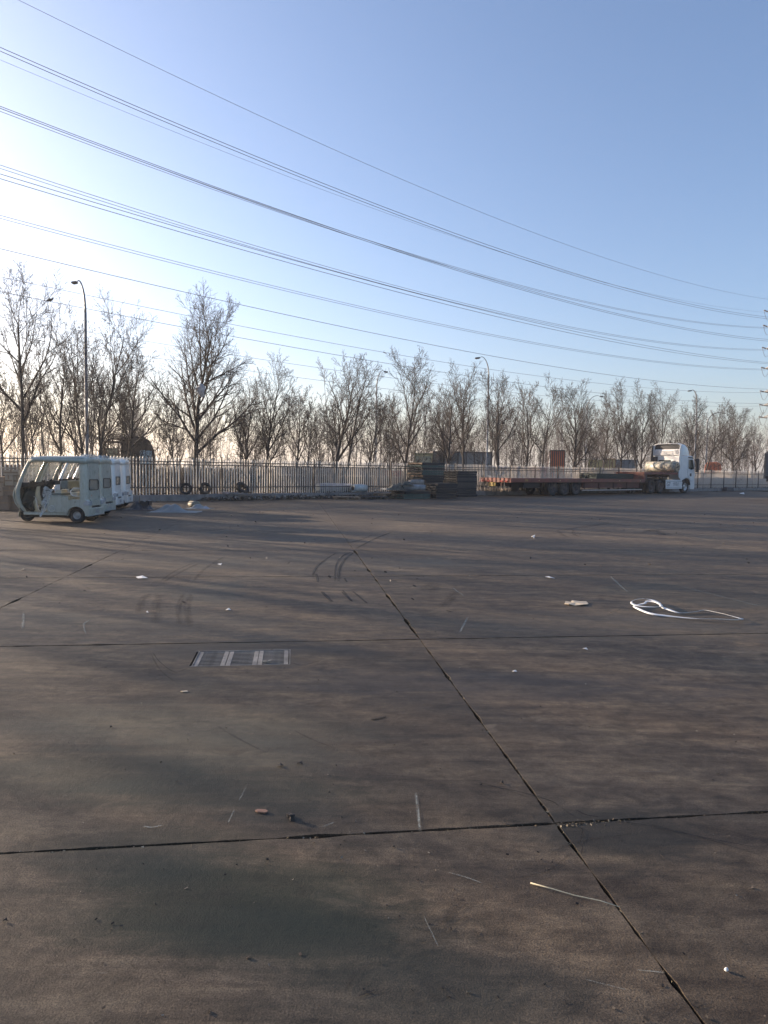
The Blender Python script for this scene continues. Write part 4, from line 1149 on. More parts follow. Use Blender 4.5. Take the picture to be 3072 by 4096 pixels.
p = G(540, 2040); mound('dark_tarp', p.x, p.y + .35, .98, .9, .30, TD, 'dark crumpled tarpaulin on the concrete right behind the tricycles', 'tarpaulin', .1, 3, ((-.1, 0, 1, .5), (.55, .1, .9, .35)), .05)
q = MB(); q.prism([(-.16, 0), (.14, 0), (.19, .30), (.10, .33), (.02, .27), (-.05, .32), (-.17, .29)], -.16, .16); o = q.build('black_bag', TD, bevel=.02, jitter=.02); o.location = (G(578, 2038).x, G(578, 2038).y + .1, 0); tag(o, 'open black bag standing beside the dark tarpaulin', 'bag')
p = G(690, 2050); mound('grey_sheet', p.x, p.y + .42, 1.62, 1.1, .27, TG, 'pale grey sheet lying in a low peaked heap on the concrete', 'sheet', .05, 8, ((-.05, -.1, 1, .42), (-.45, .35, .9, .4)), .03)
p = G(750, 2040); mound('grey_sheet', p.x + .12, p.y + 1.0, .9, .7, .15, TG, 'smaller grey sheet folded behind the peaked heap', 'sheet', -.2, 12, ((0, 0, 1, .6),), .03)
BARR = M('worn_paper_roll', (.24, .22, .17), .7, var=.4, scale=14, bmp=.4, dirt=(.05, .05, .045), dirt_amt=.7)
p = G(770, 2030); o = empty('paper_roll', (p.x, p.y + .2, 0), -.45); tag(o, 'short stained roll with a yellow end lying behind the grey sheets', 'roll')
q = MB(); q.tube([(-.20, 0, .12), (.22, 0, .11)], .115, 16); q.build('roll_body', BARR, o, jitter=.01)
q = MB(); q.tube([(-.215, 0, .12), (-.203, 0, .12)], .08, 14); q.build('roll_end', M('yellow_end', (.34, .27, .10), .7, var=.3, scale=20), o)
p = G(808, 2036); mound('plastic_pad', p.x, p.y + .2, .46, .38, .10, M('lilac_film', (.33, .32, .35), .3, var=.3, scale=9, bmp=.4), 'flat folded pale plastic pad at the right end of the heap', 'plastic sheet', .1, 21, ((.4, 0, 1, .5),), .02)

# ------------------------------------------------------------------ things on and along the kerb
def kerb_pt(px, off=.1, z=KH):
    k = (px - CXP) / FPX
    s = (k * (FO.y - FN.y * off) - FO.x + FN.x * off) / (FA.x - k * FA.y)
    return FP(s, off, z)
def loose_tyre(px, Rr, w, label, tilt, rz, dz=0.0, off=.10):
    o = tyre_mb(Rr, w, rim=.6, tread=30).build('old_tyre', RUBBER); p = kerb_pt(px, off)
    o.location = (p.x, p.y, p.z + Rr * math.cos(tilt) * .99 + dz); o.rotation_euler = (tilt, 0, FANG + rz)
    tag(o, label, 'tyre'); return o
loose_tyre(742, .265, .17, 'worn tyre standing on the kerb, left one of the leaning pair', -.22, -.55)
loose_tyre(818, .275, .17, 'worn tyre standing on the kerb, turned slightly, right one of the pair', -.25, .05)
loose_tyre(968, .34, .20, 'big old tyre tilted on the kerb above a lump of concrete', -.75, .3, .02, .12)
p = kerb_pt(940, .02); q = MB(); q.box((0, 0, .02), (1.0, .26, .10), rz=FANG, taper=(.7, .7)); q.box((.35, .2, .06), (.5, .22, .2), rz=FANG + .2, taper=(.4, .6)); o = q.build('concrete_lump', M('lump_concrete', (.16, .155, .15), .9, var=.4, scale=8, bmp=.8), bevel=.02, jitter=.06); o.location = p; tag(o, 'broken lump of concrete and dirt under the tilted tyre', 'rubble')
p = kerb_pt(900, .05); q = MB(); q.box((0, 0, .05), (.5, .22, .10), rz=FANG); o = q.build('scrap_panel', M('pinkish_scrap', (.30, .23, .20), .8, var=.4, scale=9), bevel=.01, jitter=.04); o.location = p; tag(o, 'small pinkish scrap box lying left of the tilted tyre', 'scrap')
WRAPR = M('wrapped_roll', (.34, .33, .36), .35, var=.45, scale=7, bmp=.5, dirt=(.06, .055, .06), dirt_amt=.8)
a = kerb_pt(1270, .75, KH + .2); b = kerb_pt(1402, .75, KH + .2)
o = empty('long_roll', ((a + b) / 2)[:2] + (KH - .03,) if False else Vector(((a.x + b.x) / 2, (a.y + b.y) / 2, KH - .03)), FANG); tag(o, 'long film-wrapped roll lying behind the fence pickets', 'roll')
hl = (b - a).length / 2; q = MB(); q.tube([(-hl, 0, .26), (-hl * .5, .02, .27), (0, 0, .26), (hl * .5, -.01, .25), (hl, 0, .25)], [.25, .255, .24, .25, .23], 18); q.build('roll_body', WRAPR, o, jitter=.025)
q = MB(); q.tube([(-hl - .012, 0, .26), (-hl - .002, 0, .26)], .17, 16); q.build('roll_end', CREAM, o)
a = kerb_pt(1410, .06); b = kerb_pt(1462, .06)
o = empty('short_roll', (a + b) / 2, FANG); tag(o, 'short pale wrapped roll lying on the kerb beyond the wooden pallet', 'roll')
hl = (b - a).length / 2; q = MB(); q.tube([(-hl, 0, .22), (0, 0, .23), (hl, 0, .22)], [.21, .215, .20], 18); q.build('roll_body', M('pale_wrap', (.40, .42, .41), .35, var=.3, scale=6, bmp=.5), o, jitter=.02)
q = MB(); q.tube([(-hl - .01, 0, .22), (-hl - .001, 0, .22)], .12, 14); q.build('roll_end', DARKM, o)

# dead leaves, twigs and rubbish that nobody could count
R = rng(31)
def scatter(name, pts, mats, label, size, mat, tall=0.0):
    vs = []; fs = []
    for p in pts:
        L = R.uniform(*size); w = L * R.uniform(.12, .6); a = R.uniform(0, 6.28); c, s = math.cos(a), math.sin(a)
        t1, t2 = R.uniform(-tall, tall) * L, R.uniform(0, 1) * tall * L
        o_ = len(vs); h = max(.0015, w * .15)
        for (u, v) in ((-1, -1), (1, -1), (1, 1), (-1, 1)):
            vs.append((p[0] + c * u * L / 2 - s * v * w / 2, p[1] + s * u * L / 2 + c * v * w / 2, p[2] + .001 + max(0, u) * t2 + max(0, v * t1)))
        for k in range(4): x, y, z = vs[o_ + k]; vs.append((x, y, z + h))
        fs += [(o_ + 3, o_ + 2, o_ + 1, o_), (o_ + 4, o_ + 5, o_ + 6, o_ + 7), (o_, o_ + 1, o_ + 5, o_ + 4), (o_ + 1, o_ + 2, o_ + 6, o_ + 5), (o_ + 2, o_ + 3, o_ + 7, o_ + 6), (o_ + 3, o_, o_ + 4, o_ + 7)]
    me = bpy.data.meshes.new(name); me.from_pydata(vs, [], fs); me.materials.append(mat)
    return tag(link_mesh(name, me), label, None, kind='stuff')
def multi(name, cols, rough=.85, scale=2.3):
    m, n, b = nodes_of(name); geo = N(n, 'ShaderNodeNewGeometry')
    k = len(cols)
    st = [((i + .5) / k, c) for i, c in enumerate(cols)]
    n.links.new(ramp(n, geo.outputs['Random Per Island'], st), b.inputs['Base Color']); b.inputs['Roughness'].default_value = rough
    return m
LEAFM = multi('dead_leaf_mix', [(.05, .035, .022), (.16, .10, .055), (.09, .065, .04), (.24, .17, .09), (.04, .035, .03), (.12, .085, .05)])
pts = [FP(R.uniform(-16, 62), abs(R.gauss(0, 1)) * 1.8 + .24, KH - .02 + R.uniform(0, .03)) for _ in range(9000)]
scatter('leaf_litter', pts, None, 'dead leaves and straw lying along the foot of the fence', (.03, .13), LEAFM, .5)
RUBM = multi('kerb_rubbish', [(.02, .02, .022), (.05, .045, .04), (.09, .08, .07), (.03, .028, .03), (.35, .33, .3), (.06, .05, .045), (.04, .035, .03), (.10, .07, .045)])
pts = []
for _ in range(2600):
    s_ = R.uniform(-4.2 + 3, 10); pts.append(FP(s_ + 0, -abs(R.gauss(0, .28)) + .02, abs(R.gauss(0, .05))))
scatter('kerb_debris', pts, None, 'dark litter of leaves, twigs and plastic heaped against the kerb', (.03, .13), RUBM, .7)
pts = [FP(R.uniform(-8, 60), -abs(R.gauss(0, .2)), .0) for _ in range(1600)]
scatter('kerb_leaves', pts, None, 'thin line of dead leaves along the kerb foot', (.02, .09), LEAFM, .4)
# small leaves, grit and straw over the slabs
SPK = multi('yard_specks', [(.015, .013, .012), (.03, .024, .02), (.02, .018, .016), (.10, .07, .05), (.02, .016, .014), (.32, .28, .22), (.04, .03, .024), (.018, .015, .013)])
pts = []
for _ in range(520):
    y = 1.6 * math.exp(R.random() * 2.2); x = R.uniform(-.62, .62) * y; pts.append(Vector((x, y, 0)))
scatter('yard_specks', pts, None, 'tiny dark leaf scraps and grit scattered over the slabs', (.003, .013), SPK, .4)
pts = []
for _ in range(150):
    y = R.uniform(7, 28); x = R.uniform(-.6, .6) * y; pts.append(Vector((x, y, 0)))
scatter('yard_leaves', pts, None, 'dry leaves blown over the yard', (.02, .055), SPK, .5)
JST = multi('joint_straw', [(.30, .24, .15), (.06, .045, .03), (.18, .13, .08), (.03, .025, .02), (.45, .38, .27), (.05, .04, .03)])
pts = []
for _ in range(700):
    if R.random() < .5: u, v = R.gauss(0, .008), R.choice((R.uniform(-2, 4), R.uniform(-2, 12)))
    else: u, v = R.uniform(-4, 3.5), R.gauss(0, .010)
    p = YO + YU * u + YV * v; pts.append(Vector((p.x, p.y, -.012 + R.uniform(0, .008))))
for _ in range(130):
    u = abs(R.gauss(0, .22)) + .0; p = YO + YU * u + YV * R.gauss(-.012, .014); pts.append(Vector((p.x, p.y, -.004)))
scatter('joint_litter', pts, None, 'bits of straw and grit caught in the joints between the slabs', (.003, .011), JST, .5)

# single pieces of litter one can point at
WHT = M('white_paper', (.72, .70, .66), .7, var=.08, scale=20, bmp=.2)
def litter(name, pix, z, mat, label, cat_, group=None, bend=.006):
    pts = [G(*p) for p in pix]; c = sum(pts, Vector()) / len(pts)
    vs = []; n = len(pts)
    for i, p in enumerate(pts): vs.append((p.x - c.x, p.y - c.y, .002 + bend * (i % 2)))
    for i, p in enumerate(pts): vs.append((p.x - c.x, p.y - c.y, .002 + bend * (i % 2) + z))
    vs += [(0, 0, .002 + bend * .3), (0, 0, .002 + bend * .6 + z)]
    fs = [(n + i, n + (i + 1) % n, 2 * n + 1) for i in range(n)] + [(i, 2 * n, (i + 1) % n) for i in range(n)] + [(i, (i + 1) % n, n + (i + 1) % n, n + i) for i in range(n)]
    q = MB(); q.add(vs, fs); o = q.build(name, mat); o.location = c; return tag(o, label, cat_, group)
litter('paper_scrap', [(543, 2308), (570, 2306), (592, 2313), (575, 2317), (552, 2314)], .002, WHT, 'long white paper scrap lying on the second joint at the left', 'paper', bend=.012)
litter('paper_scrap', [(2180, 2307), (2196, 2309), (2220, 2314), (2200, 2315)], .002, WHT, 'thin white paper scrap left of and beyond the white strap', 'paper', bend=.012)
litter('paper_scrap', [(902, 2441), (915, 2437), (924, 2441), (912, 2444)], .002, WHT, 'small white scrap beyond the drain grate', 'paper', bend=.012)
litter('paper_scrap', [(870, 2257), (888, 2256), (884, 2261)], .002, WHT, 'tiny white scrap far up the yard, left of the tyre marks', 'paper', bend=.012)
litter('paper_scrap', [(2330, 2595), (2345, 2596), (2352, 2600), (2336, 2600)], .002, WHT, 'white scrap in front of the cardboard piece', 'paper', bend=.01)
litter('paper_scrap', [(2125, 2148), (2140, 2147), (2136, 2154), (2128, 2153)], .01, WHT, 'white crumpled scrap far out near the dark tyre scuffs', 'paper', bend=.04)
litter('paper_scrap', [(2048, 2686), (2062, 2684), (2068, 2688), (2055, 2690)], .002, WHT, 'white fleck on the right slab beyond the main joint', 'paper', bend=.006)
litter('paper_scrap', [(584, 2449), (590, 2448), (594, 2452), (586, 2453)], .002, WHT, 'white dot of paper beside the left tyre scuffs', 'paper', bend=.01)
CARD = M('torn_cardboard', (.55, .45, .32), .8, var=.12, scale=12, bmp=.3)
litter('cardboard_piece', [(2258, 2417), (2262, 2411), (2283, 2410), (2287, 2407), (2322, 2408), (2345, 2411), (2354, 2418), (2335, 2424), (2300, 2424), (2275, 2422)], .006, CARD, 'flat torn piece of tan cardboard lying left of the white strap', 'cardboard', bend=.012)
litter('wood_chip', [(1020, 3247), (1030, 3243), (1062, 3244), (1071, 3250), (1062, 3255), (1030, 3253)], .006, M('chip_wood', (.30, .17, .115), .8, var=.2, scale=40), 'small rounded reddish wood chip on the near slab', 'wood chip', bend=.001)
litter('straw_piece', [(1483, 2878), (1545, 2868), (1545, 2871), (1484, 2881)], .002, JST, 'short pale straw in the middle of the slab left of the main joint', 'straw', bend=.002)
litter('straw_piece', [(722, 2767), (748, 2765), (752, 2769), (728, 2770)], .003, CARD, 'small tan splinter in front of the drain grate', 'splinter', bend=.002)
STR = M('dry_reed', (.56, .50, .34), .6, var=.15, scale=30, bmp=.2)
q = MB(); pts = [G(*p) for p in ((2122, 3538), (2200, 3562), (2300, 3588), (2400, 3612), (2478, 3634))]; q.tube([(p.x, p.y, .006 + .003 * (i % 2)) for i, p in enumerate(pts)], [.0032, .0022, .0020, .0018, .0012], 6); tag(q.build('dry_reed', STR), 'long thin pale reed stalk lying up to the main joint', 'stick')
q = MB(); p = G(2904, 3884); q.box((0, 0, .008), (.015, .012, .010), rz=.4, taper=(.6, .6)); o = q.build('white_pebble', WHT, bevel=.004, jitter=.002); o.location = p; tag(o, 'white pebble at the lower right of the yard', 'pebble')
ST = M('dark_stone', (.05, .042, .036), .9, var=.5, scale=40, bmp=.6)
q = MB(); p = G(1168, 3278); q.box((0, 0, .014), (.022, .024, .028), rz=.3, taper=(.7, .8)); q.box((-.018, .028, .008), (.02, .016, .014), rz=.9); q.box((0, -.004, .024), (.026, .012, .008), rz=.2); o = q.build('stone_lump', ST, bevel=.003, jitter=.003); o.location = p; tag(o, 'small dark stone lump beside the wood chip', 'stone')
q = MB(); p = G(1075, 2648); q.box((0, 0, .008), (.05, .02, .012), rz=.9); q.box((-.03, -.02, .01), (.03, .03, .014), rz=.2); o = q.build('leaf_scrap', multi('grate_leaf', [(.14, .12, .09), (.3, .27, .22)]), jitter=.006); o.location = p; tag(o, 'curled dry leaf scrap on the right section of the drain grate', 'leaf')
for pix, lab in (([(2000, 3132), (2010, 3128), (2014, 3134), (2004, 3137)], 'dark oval leaf lying above the main crossing of the joints'), ([(1568, 3390), (1575, 3386), (1580, 3391), (1572, 3394)], 'dark leaf scrap on the slab below the near cross joint'), ([(1108, 3065), (1122, 3060), (1134, 3063), (1120, 3070)], 'curled dark leaf, left one of two on the middle slab'),
                 ([(1188, 3056), (1205, 3052), (1212, 3058), (1196, 3058)], 'curled dark leaf, right one of two on the middle slab'), ([(10, 3686), (26, 3680), (30, 3686), (16, 3690)], 'small black scrap at the left edge of the nearest slab')):
    litter('dry_leaf', pix, .002, ST, lab, 'leaf', bend=.008)
# white strap thrown down in a loop
sp = [(2208 + 872 / 1659 * 0, 0)]
def zp(x, y): return G(2200 + x / 1.9025, 2360 + y / 1.905)
loop = [(1465, 240), (1350, 213), (1180, 176), (1120, 178), (1020, 186), (960, 186), (900, 170), (840, 148), (835, 130), (790, 104), (720, 96), (660, 105), (618, 122), (640, 138), (720, 152), (830, 158), (838, 146), (800, 122), (740, 112), (690, 120), (640, 136), (660, 160), (760, 198), (900, 212), (1080, 228), (1250, 240), (1400, 252), (1465, 246)]
pts = cat([zp(*p) for p in loop], 6); vs = []; L = len(pts)
for i, p in enumerate(pts):
    d = (pts[min(i + 1, L - 1)] - pts[max(i - 1, 0)]).normalized(); nn = Vector((-d.y, d.x, 0)); tw = .8 * math.sin(i * .11)
    hgt = .012 + .016 * (.5 + .5 * math.sin(i * .21)) + (.02 if 40 < i < 110 else 0)
    for sd in (-1, 1): vs.append((p.x + nn.x * sd * .015 * math.cos(tw), p.y + nn.y * sd * .015 * math.cos(tw), hgt + sd * .010 * math.sin(tw) + .004))
q = MB(); q.add(vs, [(2 * i, 2 * i + 1, 2 * i + 3, 2 * i + 2) for i in range(L - 1)], True)
o = q.build('white_strap', M('white_webbing', (.74, .74, .72), .55, var=.08, scale=30, bmp=.2), recalc=False); md = o.modifiers.new('thick', 'SOLIDIFY'); md.thickness = .003; tag(o, 'white webbing strap thrown down in a long loop on the yard', 'strap')

# ------------------------------------------------------------------ pallets
WOODS = [M('pallet_wood_grey', (.06, .058, .056), .9, var=.35, scale=5, bmp=.4, stretch=(1, 6, 6)), M('pallet_wood_tan', (.24, .17, .115), .9, var=.3, scale=5, bmp=.4, stretch=(1, 6, 6)), M('pallet_wood_dark', (.020, .022, .026), .85, var=.4, scale=5, bmp=.4, stretch=(1, 6, 6)), M('pallet_wood_green', (.05, .085, .075), .85, var=.35, scale=5, bmp=.4)]
PME = {}
def pallet(loc, rz, L_, W_, mi, label, group='wooden pallets stacked by the kerb', h=.135, ends=None, skirt=False):
    o = empty('pallet', loc, rz); tag(o, label, 'pallet', group)
    def part(name, key, size, pos, mat):
        k = (name, key, mat.name)
        if k not in PME:
            q = MB(); q.box((0, 0, 0), size); PME[k] = q.build(name, mat, recalc=False); me = PME[k].data; bpy.data.objects.remove(PME[k]); PME[k] = me
        c = link_mesh(name, PME[k], o); c.location = pos; return c
    R = rng(int(loc[0] * 100 + loc[2] * 1000)); wm = WOODS[mi]; em = WOODS[ends] if ends is not None else wm
    for i in range(3):
        y = (-1, 0, 1)[i] * (W_ / 2 - .05)
        part('bottom_board', (L_, 1), (L_, .10, .018), (R.uniform(-.01, .01), y, .009), wm)
        pass
        for x in (-1, 0, 1): part('block', 0, (.12, .09, h - .058), (x * (L_ / 2 - .07), y, .018 + (h - .058) / 2), em)
    for i in range(6):
        y = -W_ / 2 + .055 + i * (W_ - .11) / 5
        part('top_board', (L_, 3), (L_, .13, .018), (R.uniform(-.015, .015), y, h - .0095), WOODS[0] if skirt else wm)
    for x in (-1, 0, 1): part('cross_board', (W_, 4), (.11, W_ - .01, .016), (x * (L_ / 2 - .07), 0, h - .030), em)
    if skirt:
        for sy in (-1, 1): part('side_board', (L_, 5), (L_ - .02, .016, .092), (R.uniform(-.01, .01), sy * (W_ / 2 + .009), h - .068), wm)
        for sx in (-1, 1): part('end_board', (W_, 6), (.016, W_ - .04, .062), (sx * (L_ / 2 + .010), R.uniform(-.01, .01), h - .062), em)
    return o
R = rng(77)
def pallet_stack(px, Y, n, L_, W_, mis, nm, h=.142, rz=0.0, ends=None):
    x = (px - CXP) / FPX * Y
    for i in range(n):
        a = FANG + rz + R.gauss(0, .02); pos = 'lowest' if i == 0 else ('topmost' if i == n - 1 else ('%s from the ground' % ['second', 'third', 'fourth', 'fifth', 'sixth', 'seventh', 'eighth', 'ninth', 'tenth', 'eleventh', 'twelfth', 'thirteenth', 'fourteenth'][i - 1]))
        pallet((x + R.uniform(-.05, .05), Y + R.uniform(-.05, .05), i * h), a, L_, W_, R.choice(mis), 'dark wooden pallet, %s in %s' % (pos, nm), ends=(R.choice(ends) if ends and R.random() < .8 else None), skirt=True)
pallet_stack(1700, 39.6, 14, 1.75, 1.2, [2, 2, 2, 3], 'the tallest pallet stack', .142, ends=[1, 1, 0])  # tan ends: sunlight on the end faces put into the wood colour
pallet_stack(1838, 41.6, 11, 1.7, 1.2, [2, 2, 0], 'the right pallet stack', .140)
pallet_stack(1757, 38.4, 6, 1.6, 1.1, [2], 'the low stack before the tall one', .140)
pallet_stack(1640, 37.2, 3, 1.9, 1.1, [2, 3, 2], 'the low pile under the grey rolls', .140)
p = G(1383, 1999); pallet((p.x, p.y + .55, 0), FANG - .5, 1.35, 1.0, 1, 'light tan pallet lying flat on the concrete nearest the long roll')
p = G(1492, 1998); pallet((p.x, p.y + .6, 0), FANG - .2, 1.3, 1.0, 0, 'grey-brown pallet lying flat between the tan pallet and the rolls')
p = G(1545, 1996); pallet((p.x + .1, p.y + .8, .14), FANG - .1, 1.3, 1.0, 1, 'broken tan pallet tilted on the pile left of the grey rolls')
q = MB(); q.box((0, 0, 0), (1.5, .8, .06), M=Matrix.Rotation(.04, 3, 'Y')); o = q.build('steel_plate', M('bluish_board', (.13, .16, .19), .5, var=.3, scale=3), bevel=.01); Yp = 36.9; o.location = ((1585 - CXP) / FPX * Yp, Yp, .48); o.rotation_euler = (0, 0, FANG - .3); tag(o, 'bluish board lying under the left end of the grey rolls', 'board')
ROLLM = M('grey_tarp_roll', (.25, .27, .29), .6, var=.3, scale=5, bmp=.5, dirt=(.1, .1, .1))
def tarp_roll(px0, px1, Y, z, rr, name, label, mat, jit=.03, dr=0.0):
    x0, x1 = (px0 - CXP) / FPX * Y, (px1 - CXP) / FPX * Y
    o = empty(name, ((x0 + x1) / 2, Y, z), 0); tag(o, label, 'rolled tarpaulin')
    h_ = (x1 - x0) / 2
    q = MB(); q.tube([(-h_, dr, rr), (-h_ * .6, dr * .6, rr * 1.05), (0, 0, rr), (h_ * .6, -dr * .6, rr * 1.04), (h_, -dr, rr * .98)], [rr * .8, rr, rr * 1.03, rr, rr * .95], 18); body_ = q.build('roll_body', mat, o, jitter=jit)
    q = MB()
    for k in range(3): q.tube([(h_ + .004 + .004 * k, -dr + rr * (.75 - .22 * k) * math.cos(a_ * .42), rr + rr * (.75 - .22 * k) * math.sin(a_ * .42)) for a_ in range(14)], .012, 5)
    q.build('roll_end', M('roll_edge_dark', (.07, .09, .09), .8), o)
    return o
tarp_roll(1590, 1700, 36.7, .46, .155, 'tarpaulin_roll', 'large grey-blue rolled tarpaulin lying on the low pallet pile', ROLLM, dr=.12)
tarp_roll(1632, 1694, 37.1, .74, .14, 'tarpaulin_roll', 'smaller beige-grey tarpaulin roll on top of the large grey-blue one', M('beige_tarp_roll', (.24, .22, .20), .7, var=.35, scale=6, bmp=.5), dr=.05)
o = mound('dark_tarp', (1625 - CXP) / FPX * 36.6, 36.6, .75, .5, .22, M('dark_green_tarp', (.05, .06, .055), .7, var=.3, scale=4, bmp=.4), 'dark green folded tarpaulin between the two grey rolls', 'tarpaulin', .1, 31, ((0, 0, 1, 1.0),), .02); o.location.z = .72
NET = M('tangled_net', (.10, .10, .085), .8, var=.6, scale=20, bmp=.5, dirt=(.03, .03, .03), dirt_amt=.8)
o = mound('netting', (1582 - CXP) / FPX * 36.6, 36.6, .95, .6, .36, NET, 'tangled net and plastic heaped at the left end of the rolls', 'netting', .1, 41, ((-.2, 0, .8, .9), (.4, .1, 1, .9)), .05); o.location.z = .46

# ------------------------------------------------------------------ lorry: white tractor with an empty red low-bed trailer
HA = math.radians(39.8); HF = Vector((math.cos(HA), math.sin(HA), 0)); HL = Vector((-math.sin(HA), math.cos(HA), 0))
cp = G(2738, 1972.3); FXL = cp + HL * 1.12
def hp(x, y=0): return FXL + HF * x + HL * y
CABW = M('cab_white', (.66, .66, .66), .35, var=.05, scale=2, bmp=.03, dirt=(.42, .41, .39), dirt_amt=.3, coat=.4)
CABD = M('cab_dark_plastic', (.03, .03, .033), .6, var=.2, scale=5)
RED = M('trailer_red', (.19, .050, .032), .6, var=.3, scale=1.5, bmp=.2, dirt=(.06, .035, .028), dirt_amt=.7)
REDD = M('trailer_under', (.055, .025, .022), .85, var=.3, scale=2, dirt=(.03, .026, .024), dirt_amt=.7)
CHAS = M('chassis_black', (.020, .020, .022), .8, var=.3, scale=4)
GLS = window_glass('cab_glass', (.015, .03, .028), .06)
ALLOY = M('alloy_rim', (.50, .50, .50), .3, .7, var=.1, scale=9)
DRIM = M('dusty_rim', (.06, .05, .05), .7, .1, var=.3, scale=9)
tr = empty('tractor_truck', hp(0), HA); tag(tr, 'white tractor truck with high roof fairing, hitched to the red trailer', 'truck')
# cab shell: side outline extruded across, corners bevelled
side = [(-.92, 1.05), (-.92, 3.02), (-.70, 3.02), (.55, 3.06), (1.08, 2.98), (1.22, 2.55), (1.36, 1.95), (1.40, 1.30), (1.40, .95), (.72, .95), (.60, 1.08), (.42, 1.18), (0, 1.22), (-.42, 1.12), (-.62, 1.05)]
c = MB(); c.prism(side, -1.22, 1.22); shell = c.build('cab_body', CABW, tr, bevel=.05)
# roof fairing: curved dome with open back
sec = [(-1.02, 3.03, 4.02, 1.20), (-.6, 3.05, 4.04, 1.18), (-.1, 3.06, 3.98, 1.14), (.35, 3.07, 3.80, 1.08), (.75, 3.05, 3.52, .98), (1.05, 3.0, 3.12, .85)]
c = MB(); vs = []; prof_n = 15
for x, zl, zh, w in sec:
    for k in range(prof_n):
        a_ = math.pi * k / (prof_n - 1); ca, sa = math.cos(a_), math.sin(a_)
        vs.append((x, -w * math.copysign(abs(ca) ** .28, ca), zl + (zh - zl) * sa ** .28 if sa > 1e-6 else zl))
nv = len(vs)
vs += [(x, y * .955, zz_ - .05 if zz_ > 3.2 else zz_) for x, y, zz_ in vs]
fs = []
for i in range(len(sec) - 1):
    for k in range(prof_n - 1):
        a_ = i * prof_n + k; fs.append((a_, a_ + 1, a_ + prof_n + 1, a_ + prof_n)); b2 = nv + a_; fs.append((b2, b2 + prof_n, b2 + prof_n + 1, b2 + 1))
for k in range(prof_n - 1): fs.append((k, nv + k, nv + k + 1, k + 1)); e = (len(sec) - 1) * prof_n + k; fs.append((e, e + 1, nv + e + 1, nv + e))
c.add(vs, fs, True); fairing = c.build('roof_fairing', CABW, tr)
c = MB(); c.bbox(-.86, -.80, -1.12, 1.12, 3.50, 3.93); c.build('fairing_cavity', CABD, fairing)
c = MB(); c.prism([(-1.00, 3.06), (-.93, 3.52), (-.82, 3.58), (-.78, 3.06)], -1.08, 1.08); bp_ = c.build('sleeper_panel', CABW, tr, bevel=.02)
c = MB()
for (y0, y1, z0, z1) in ((-.98, -.62, 3.14, 3.46), (.62, .98, 3.14, 3.46), (-.5, .5, 3.12, 3.24), (-.5, .5, 3.32, 3.40)):
    c.bbox(-1.03, -.975, y0, y1, z0, z1)
c.build('panel_ribs', M('panel_grey', (.5, .5, .5), .4, var=.1), bp_, bevel=.015)
# side deflectors behind the cab
for sy in (-1, 1):
    c = MB(); c.prism([(-.95, 1.12), (-1.30, 1.30), (-1.32, 3.0), (-1.22, 3.75), (-1.03, 3.98), (-.95, 3.1)], sy * 1.235, sy * 1.19); c.build('side_deflector', CABW if sy < 0 else CABD, tr, bevel=.01)
c = MB(); c.bbox(-.935, -.915, -.30, .72, 2.28, 2.68); rw = c.build('rear_window_frame', CABD, tr, bevel=.005)
c = MB(); c.bbox(-.950, -.938, -.25, .67, 2.33, 2.63); c.build('pane', GLS, rw)
c = MB(); c.bbox(-.95, -.922, -.72, -.55, 2.42, 2.62); c.build('rear_vent', CABD, tr)
c = MB(); c.bbox(-1.12, -.93, .80, 1.15, 1.2, 2.95); c.bbox(-1.10, -.93, .3, .7, 1.1, 2.0); c.build('air_intake', CABD, tr, bevel=.03)
# side windows, door seam, steps, mirrors
for sy in (-1, 1):
    y0, y1 = sy * 1.222, sy * 1.234
    c = MB(); c.prism([(.28, 2.02), (.30, 2.74), (.92, 2.74), (1.12, 2.35), (1.22, 1.98), (.75, 1.90)], y0, y1); sw_ = c.build('side_window', CABD, tr)
    c = MB(); c.prism([(.34, 2.08), (.36, 2.68), (.88, 2.68), (1.06, 2.34), (1.14, 2.04), (.75, 1.97)], y1 - sy * .001, y1 + sy * .006); c.build('pane', GLS, sw_)
    c = MB(); c.prism([(.18, 2.86), (.18, 2.98), (1.02, 2.93), (1.10, 2.82)], y0, y1); c.build('roof_band', CABD, tr)
    c = MB(); c.tube([(.20, sy * 1.224, 2.8), (.16, sy * 1.224, 2.0), (.18, sy * 1.224, 1.45), (.62, sy * 1.224, 1.22)], .008, 5); c.build('door_seam', CABD, tr)
    c = MB(); c.bbox(.55, .80, y0, y1 + sy * .02, 1.38, 1.62); c.build('door_handle_recess', CABD, tr, bevel=.01)
    c = MB(); c.bar((1.25, sy * 1.2, 2.78), (1.36, sy * 1.46, 2.72), .04); c.bar((1.3, sy * 1.2, 1.9), (1.36, sy * 1.46, 1.92), .04); c.bbox(1.22, 1.38, sy * 1.34, sy * 1.58, 1.72, 2.82); c.build('mirror', CABD, tr, bevel=.03)
    c = MB(); c.prism([(1.08, 1.42), (1.10, 1.62), (1.32, 1.86), (1.415, 1.55), (1.41, 1.38)], sy * 1.19, sy * 1.238); c.build('corner_panel', CABW, tr, bevel=.01)
    # wheel arch and front bumper corner
    ac = MB(); arc = [(.66 * math.cos(math.radians(k)), .54 + .64 * math.sin(math.radians(k))) for k in range(10, 176, 11)]
    ac.strip(arc, sy * .85, sy * 1.245, -.03); ac.build('wheel_arch', CABD, tr)
c = MB(); c.prism([(.70, .30), (1.46, .30), (1.50, .62), (1.46, 1.10), (.80, 1.10), (.68, .80)], -1.20, 1.20); bump_ = c.build('front_bumper', CABW, tr, bevel=.05)
for sy in (-1, 1): c = MB(); c.bbox(1.38, 1.52, sy * .85, sy * 1.14, .62, .86); c.build('headlight', LENS, bump_, bevel=.03)
